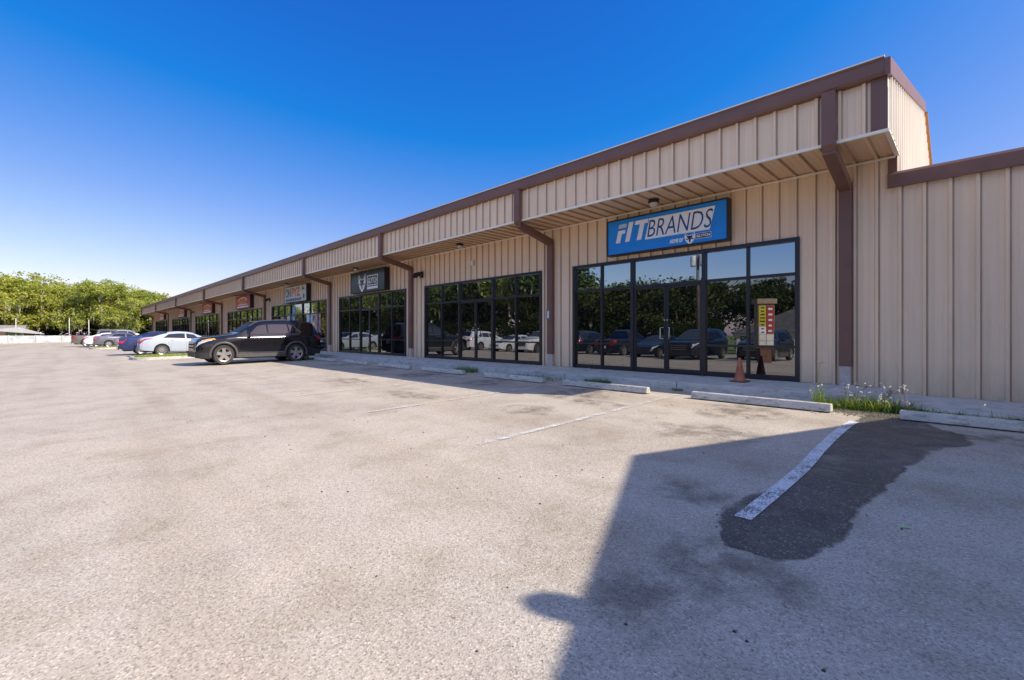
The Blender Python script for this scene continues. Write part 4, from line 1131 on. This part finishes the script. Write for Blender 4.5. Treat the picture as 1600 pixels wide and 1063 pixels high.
for i, (x, y, h_, lab) in enumerate(((-108, .8, 3.9, 'pale pole at the left of the pair by the pickup truck'), (-106.8, 3.2, 3.6, 'pale pole standing just above the pickup tailgate'), (-109, -5.4, 3.7, 'pale pole behind the porch of the far house'), (-112, -8, 5.2, 'taller pale pole rising above the far house roof'), (-107, 13.5, 3.4, 'dark thin pole in front of the white block building'))):
    m = MB(); m.tube([(x, y, -.5), (x, y, h_)], [.07, .055], 8); m.lathe([(.08, 0), (.06, .06), (0, .08)], (x, y, h_-.02), 'z', 8)
    tag(m.build('pole', M['stucco'] if i < 4 else M['brown'], smooth=True), lab, 'pole', PB)

# ------------------------------------------------------------------ across the lot, mirrored at right: tenant sign, pavilion, utility pole
ms = empty('monument_sign', (0, 0, 0), label='tan pylon sign with yellow and red tenant panels, mirrored in the nearest window', cat='sign')
x, y = 0, 0; z0 = 0
m = MB(); m.box(x-.46, x+.46, y-.24, y+.24, z0+.75, 2.95); m.build('pillar', M['tan_dull'], ms)
m = MB(); m.box(x-.56, x+.56, y-.34, y+.34, 2.95, 3.2); m.build('cap', M['tan_dull'], ms)
m = MB(); m.box(x-.33, x+.33, y-.2, y+.2, z0-.1, z0+.75); m.build('plinth', simple('brick_plinth', (.16, .08, .055), .85, var=.3, scale=12), ms)
def tpanel(a, b, c, d, mat, rows, rm):
    m = MB(); m.box(a, b, y+.24, y+.27, c, d); po = m.build('panel', mat, ms)
    if rows:
        t_ = MB(); rn = random.Random(rows)
        for k in range(rows):
            zz = d-(d-c)*(k+.75)/rows; q = rn.uniform(.04, .12); t_.box(a+q, b-q, y+.272, y+.276, zz, zz+(d-c)/rows*.35)
        t_.build('writing', rm, po)
tpanel(x-.42, x-.02, 1.85, 2.85, simple('tenant_yellow', (.55, .50, .03), .5), 6, SK)
tpanel(x+.01, x+.42, 1.5, 2.85, simple('tenant_red', (.40, .04, .04), .5), 5, SW)
tpanel(x-.42, x-.02, 1.47, 1.83, SW, 2, SN)
for c, d in ((1.12, 1.45), (.78, 1.1)):
    tpanel(x-.42, x-.02, c, d, M['white'], 0, None); tpanel(x+.01, x+.42, c, d, M['white'], 0, None)
ms.scale = (.86, .86, 1)
ms.location = (-7.35, -3.4, gz(-3.4)); ms.rotation_euler = (0, 0, radians(-44))
pv = empty('pavilion', (-8, -31, 0), label='white columned pavilion with dark hip roof, mirrored at the right', cat='pavilion')
m = MB(); zb = 1.0
m.add([(-15.6, -22, zb+.3), (3, -22, zb+.3), (3, -30, zb+.3), (-15.6, -30, zb+.3), (-11.6, -26, 3.5), (-1, -26, 3.5)], [(0, 1, 5, 4), (1, 2, 5), (2, 3, 4, 5), (3, 0, 4), (0, 3, 2, 1)]); m.build('roof', simple('dark_shingle', (.10, .095, .09), .9, var=.3, scale=3), pv)
m = MB(); m.box(-15.4, 2.8, -29.8, -22.2, zb, zb+.29); m.build('beam', M['white'], pv)
for xx in (-15.1, -10.6, -6.1, -1.6, 2.5):
    for yy in (-22.4, -29.6):
        m = MB(); m.box(xx-.14, xx+.14, yy-.14, yy+.14, -1, zb); m.build('column', M['white'], pv)
up = empty('utility_pole', (-16.5, -17, 0), label='utility pole with two grey transformers mirrored in the transom glass', cat='utility pole')
m = MB(); m.tube([(-16.5, -17, -.7), (-16.5, -17, 9.0)], [.16, .11], 10); m.build('pole', M['bark'], up, smooth=True)
m = MB(); m.box(-17.6, -15.4, -17.06, -16.94, 9.1, 9.2); m.build('crossarm', M['bark'], up)
for dx in (-.38, .38):
    m = MB(); m.lathe([(0, 0), (.22, 0), (.24, .1), (.24, .75), (.2, .85), (0, .88)], (-16.5+dx, -16.95, 7.0), 'z', 14); m.build('transformer', simple('transformer_grey', (.5, .5, .48), .5), up, smooth=True)

# ------------------------------------------------------------------ light, sky, camera
KX, KY = 1.06, .46
sun = bpy.data.lights.new('sun', 'SUN'); sun.energy = 3.35; sun.angle = radians(.53); sun.color = (1, .92, .79)
so = bpy.data.objects.new('sun', sun); col.objects.link(so)
so.rotation_euler = Vector((-KX, -KY, -1)).to_track_quat('-Z', 'Y').to_euler(); so.location = (10, 10, 20)
elev = atan2(1, sqrt(KX*KX+KY*KY)); az = atan2(KX, KY)
wd = bpy.data.worlds.new('World'); sc.world = wd; wd.use_nodes = True
nt = wd.node_tree; bg = nt.nodes['Background']
sky = nt.nodes.new('ShaderNodeTexSky'); sky.sky_type = 'NISHITA'; sky.sun_disc = False; sky.sun_elevation = elev; sky.sun_rotation = az
sky.altitude = 0; sky.air_density = 1.0; sky.dust_density = .6; sky.ozone_density = 2.2
# deepen the clear sky: less red and green towards the zenith, blue held near the horizon's level
S_, E_ = .13, .75
def wm(op, a, b=None, cl=False):
    n = nt.nodes.new('ShaderNodeMath'); n.operation = op; n.use_clamp = cl
    for i, v in enumerate((a, b)):
        if v is None: continue
        if hasattr(v, 'links'): nt.links.new(v, n.inputs[i])
        else: n.inputs[i].default_value = v
    return n.outputs[0]
sep = nt.nodes.new('ShaderNodeSeparateColor'); nt.links.new(sky.outputs[0], sep.inputs[0])
k = S_*2**E_
r_ = wm('MAXIMUM', wm('MULTIPLY', wm('SUBTRACT', wm('MULTIPLY', sep.outputs[0], k), .26), .88), .012)
g_ = wm('MULTIPLY', wm('SUBTRACT', wm('MULTIPLY', sep.outputs[1], k), .10), .54)
b_ = wm('SUBTRACT', 1, wm('EXPONENT', wm('MULTIPLY', sep.outputs[2], -1.3*k)))
g_ = wm('ADD', g_, wm('MULTIPLY', wm('MAXIMUM', wm('SUBTRACT', wm('MULTIPLY', sep.outputs[1], k), .8), 0), .10))
b_ = wm('ADD', b_, wm('MULTIPLY', wm('MAXIMUM', wm('SUBTRACT', wm('MULTIPLY', sep.outputs[2], k), 1.5), 0), .8))
cmb = nt.nodes.new('ShaderNodeCombineColor')
for i, v in enumerate((r_, g_, b_)): nt.links.new(wm('DIVIDE', v, k), cmb.inputs[i])
# unseen cloud veil added to fill the shade; low wisps show in transom glass
tc = nt.nodes.new('ShaderNodeTexCoord'); sx = nt.nodes.new('ShaderNodeSeparateXYZ'); nt.links.new(tc.outputs['Generated'], sx.inputs[0])
def sstep(v, a, b):
    n = nt.nodes.new('ShaderNodeMapRange'); n.interpolation_type = 'SMOOTHSTEP'; n.inputs['From Min'].default_value = a; n.inputs['From Max'].default_value = b
    nt.links.new(v, n.inputs['Value']); return n.outputs[0]
mp = nt.nodes.new('ShaderNodeMapping'); mp.inputs['Scale'].default_value = (1.2, 1.2, 4); nt.links.new(tc.outputs['Generated'], mp.inputs[0])
nz = nt.nodes.new('ShaderNodeTexNoise'); nz.inputs['Scale'].default_value = 3.2; nz.inputs['Detail'].default_value = 6; nz.inputs['Roughness'].default_value = .6; nt.links.new(mp.outputs[0], nz.inputs['Vector'])
south = wm('MULTIPLY', sx.outputs[1], -1)
high = wm('MULTIPLY', wm('MULTIPLY', sstep(south, .05, .3), sstep(sx.outputs[2], .38, .60)), sstep(nz.outputs['Fac'], .28, .55))
low = wm('MULTIPLY', wm('MULTIPLY', sstep(south, .05, .3), sstep(sx.outputs[2], .02, .15)), sstep(nz.outputs['Fac'], .60, .75))
veil = wm('MINIMUM', wm('ADD', wm('MULTIPLY', high, .62), wm('MULTIPLY', low, .35)), 1)
mxc = nt.nodes.new('ShaderNodeMix'); mxc.data_type = 'RGBA'; nt.links.new(veil, mxc.inputs[0]); nt.links.new(cmb.outputs[0], mxc.inputs[6])
cl = 1.2/k; mxc.inputs[7].default_value = (cl*.76, cl*.95, cl*1.36, 1)
nt.links.new(mxc.outputs[2], bg.inputs[0]); bg.inputs[1].default_value = S_

cam = bpy.data.cameras.new('camera'); co = bpy.data.objects.new('camera', cam); col.objects.link(co)
co.location = (0, 0, 1.2); co.rotation_euler = (radians(90), 0, radians(45.36))
cam.sensor_width = 36; cam.lens = 36*711/1600; cam.shift_y = -.0059; cam.clip_start = .05; cam.clip_end = 2000
sc.camera = co
sc.view_settings.view_transform = 'Standard'; sc.view_settings.look = 'None'; sc.view_settings.exposure = 1.0; sc.view_settings.gamma = 1
sc.cycles.max_bounces = 6; sc.cycles.transparent_max_bounces = 12; sc.cycles.use_denoising = True
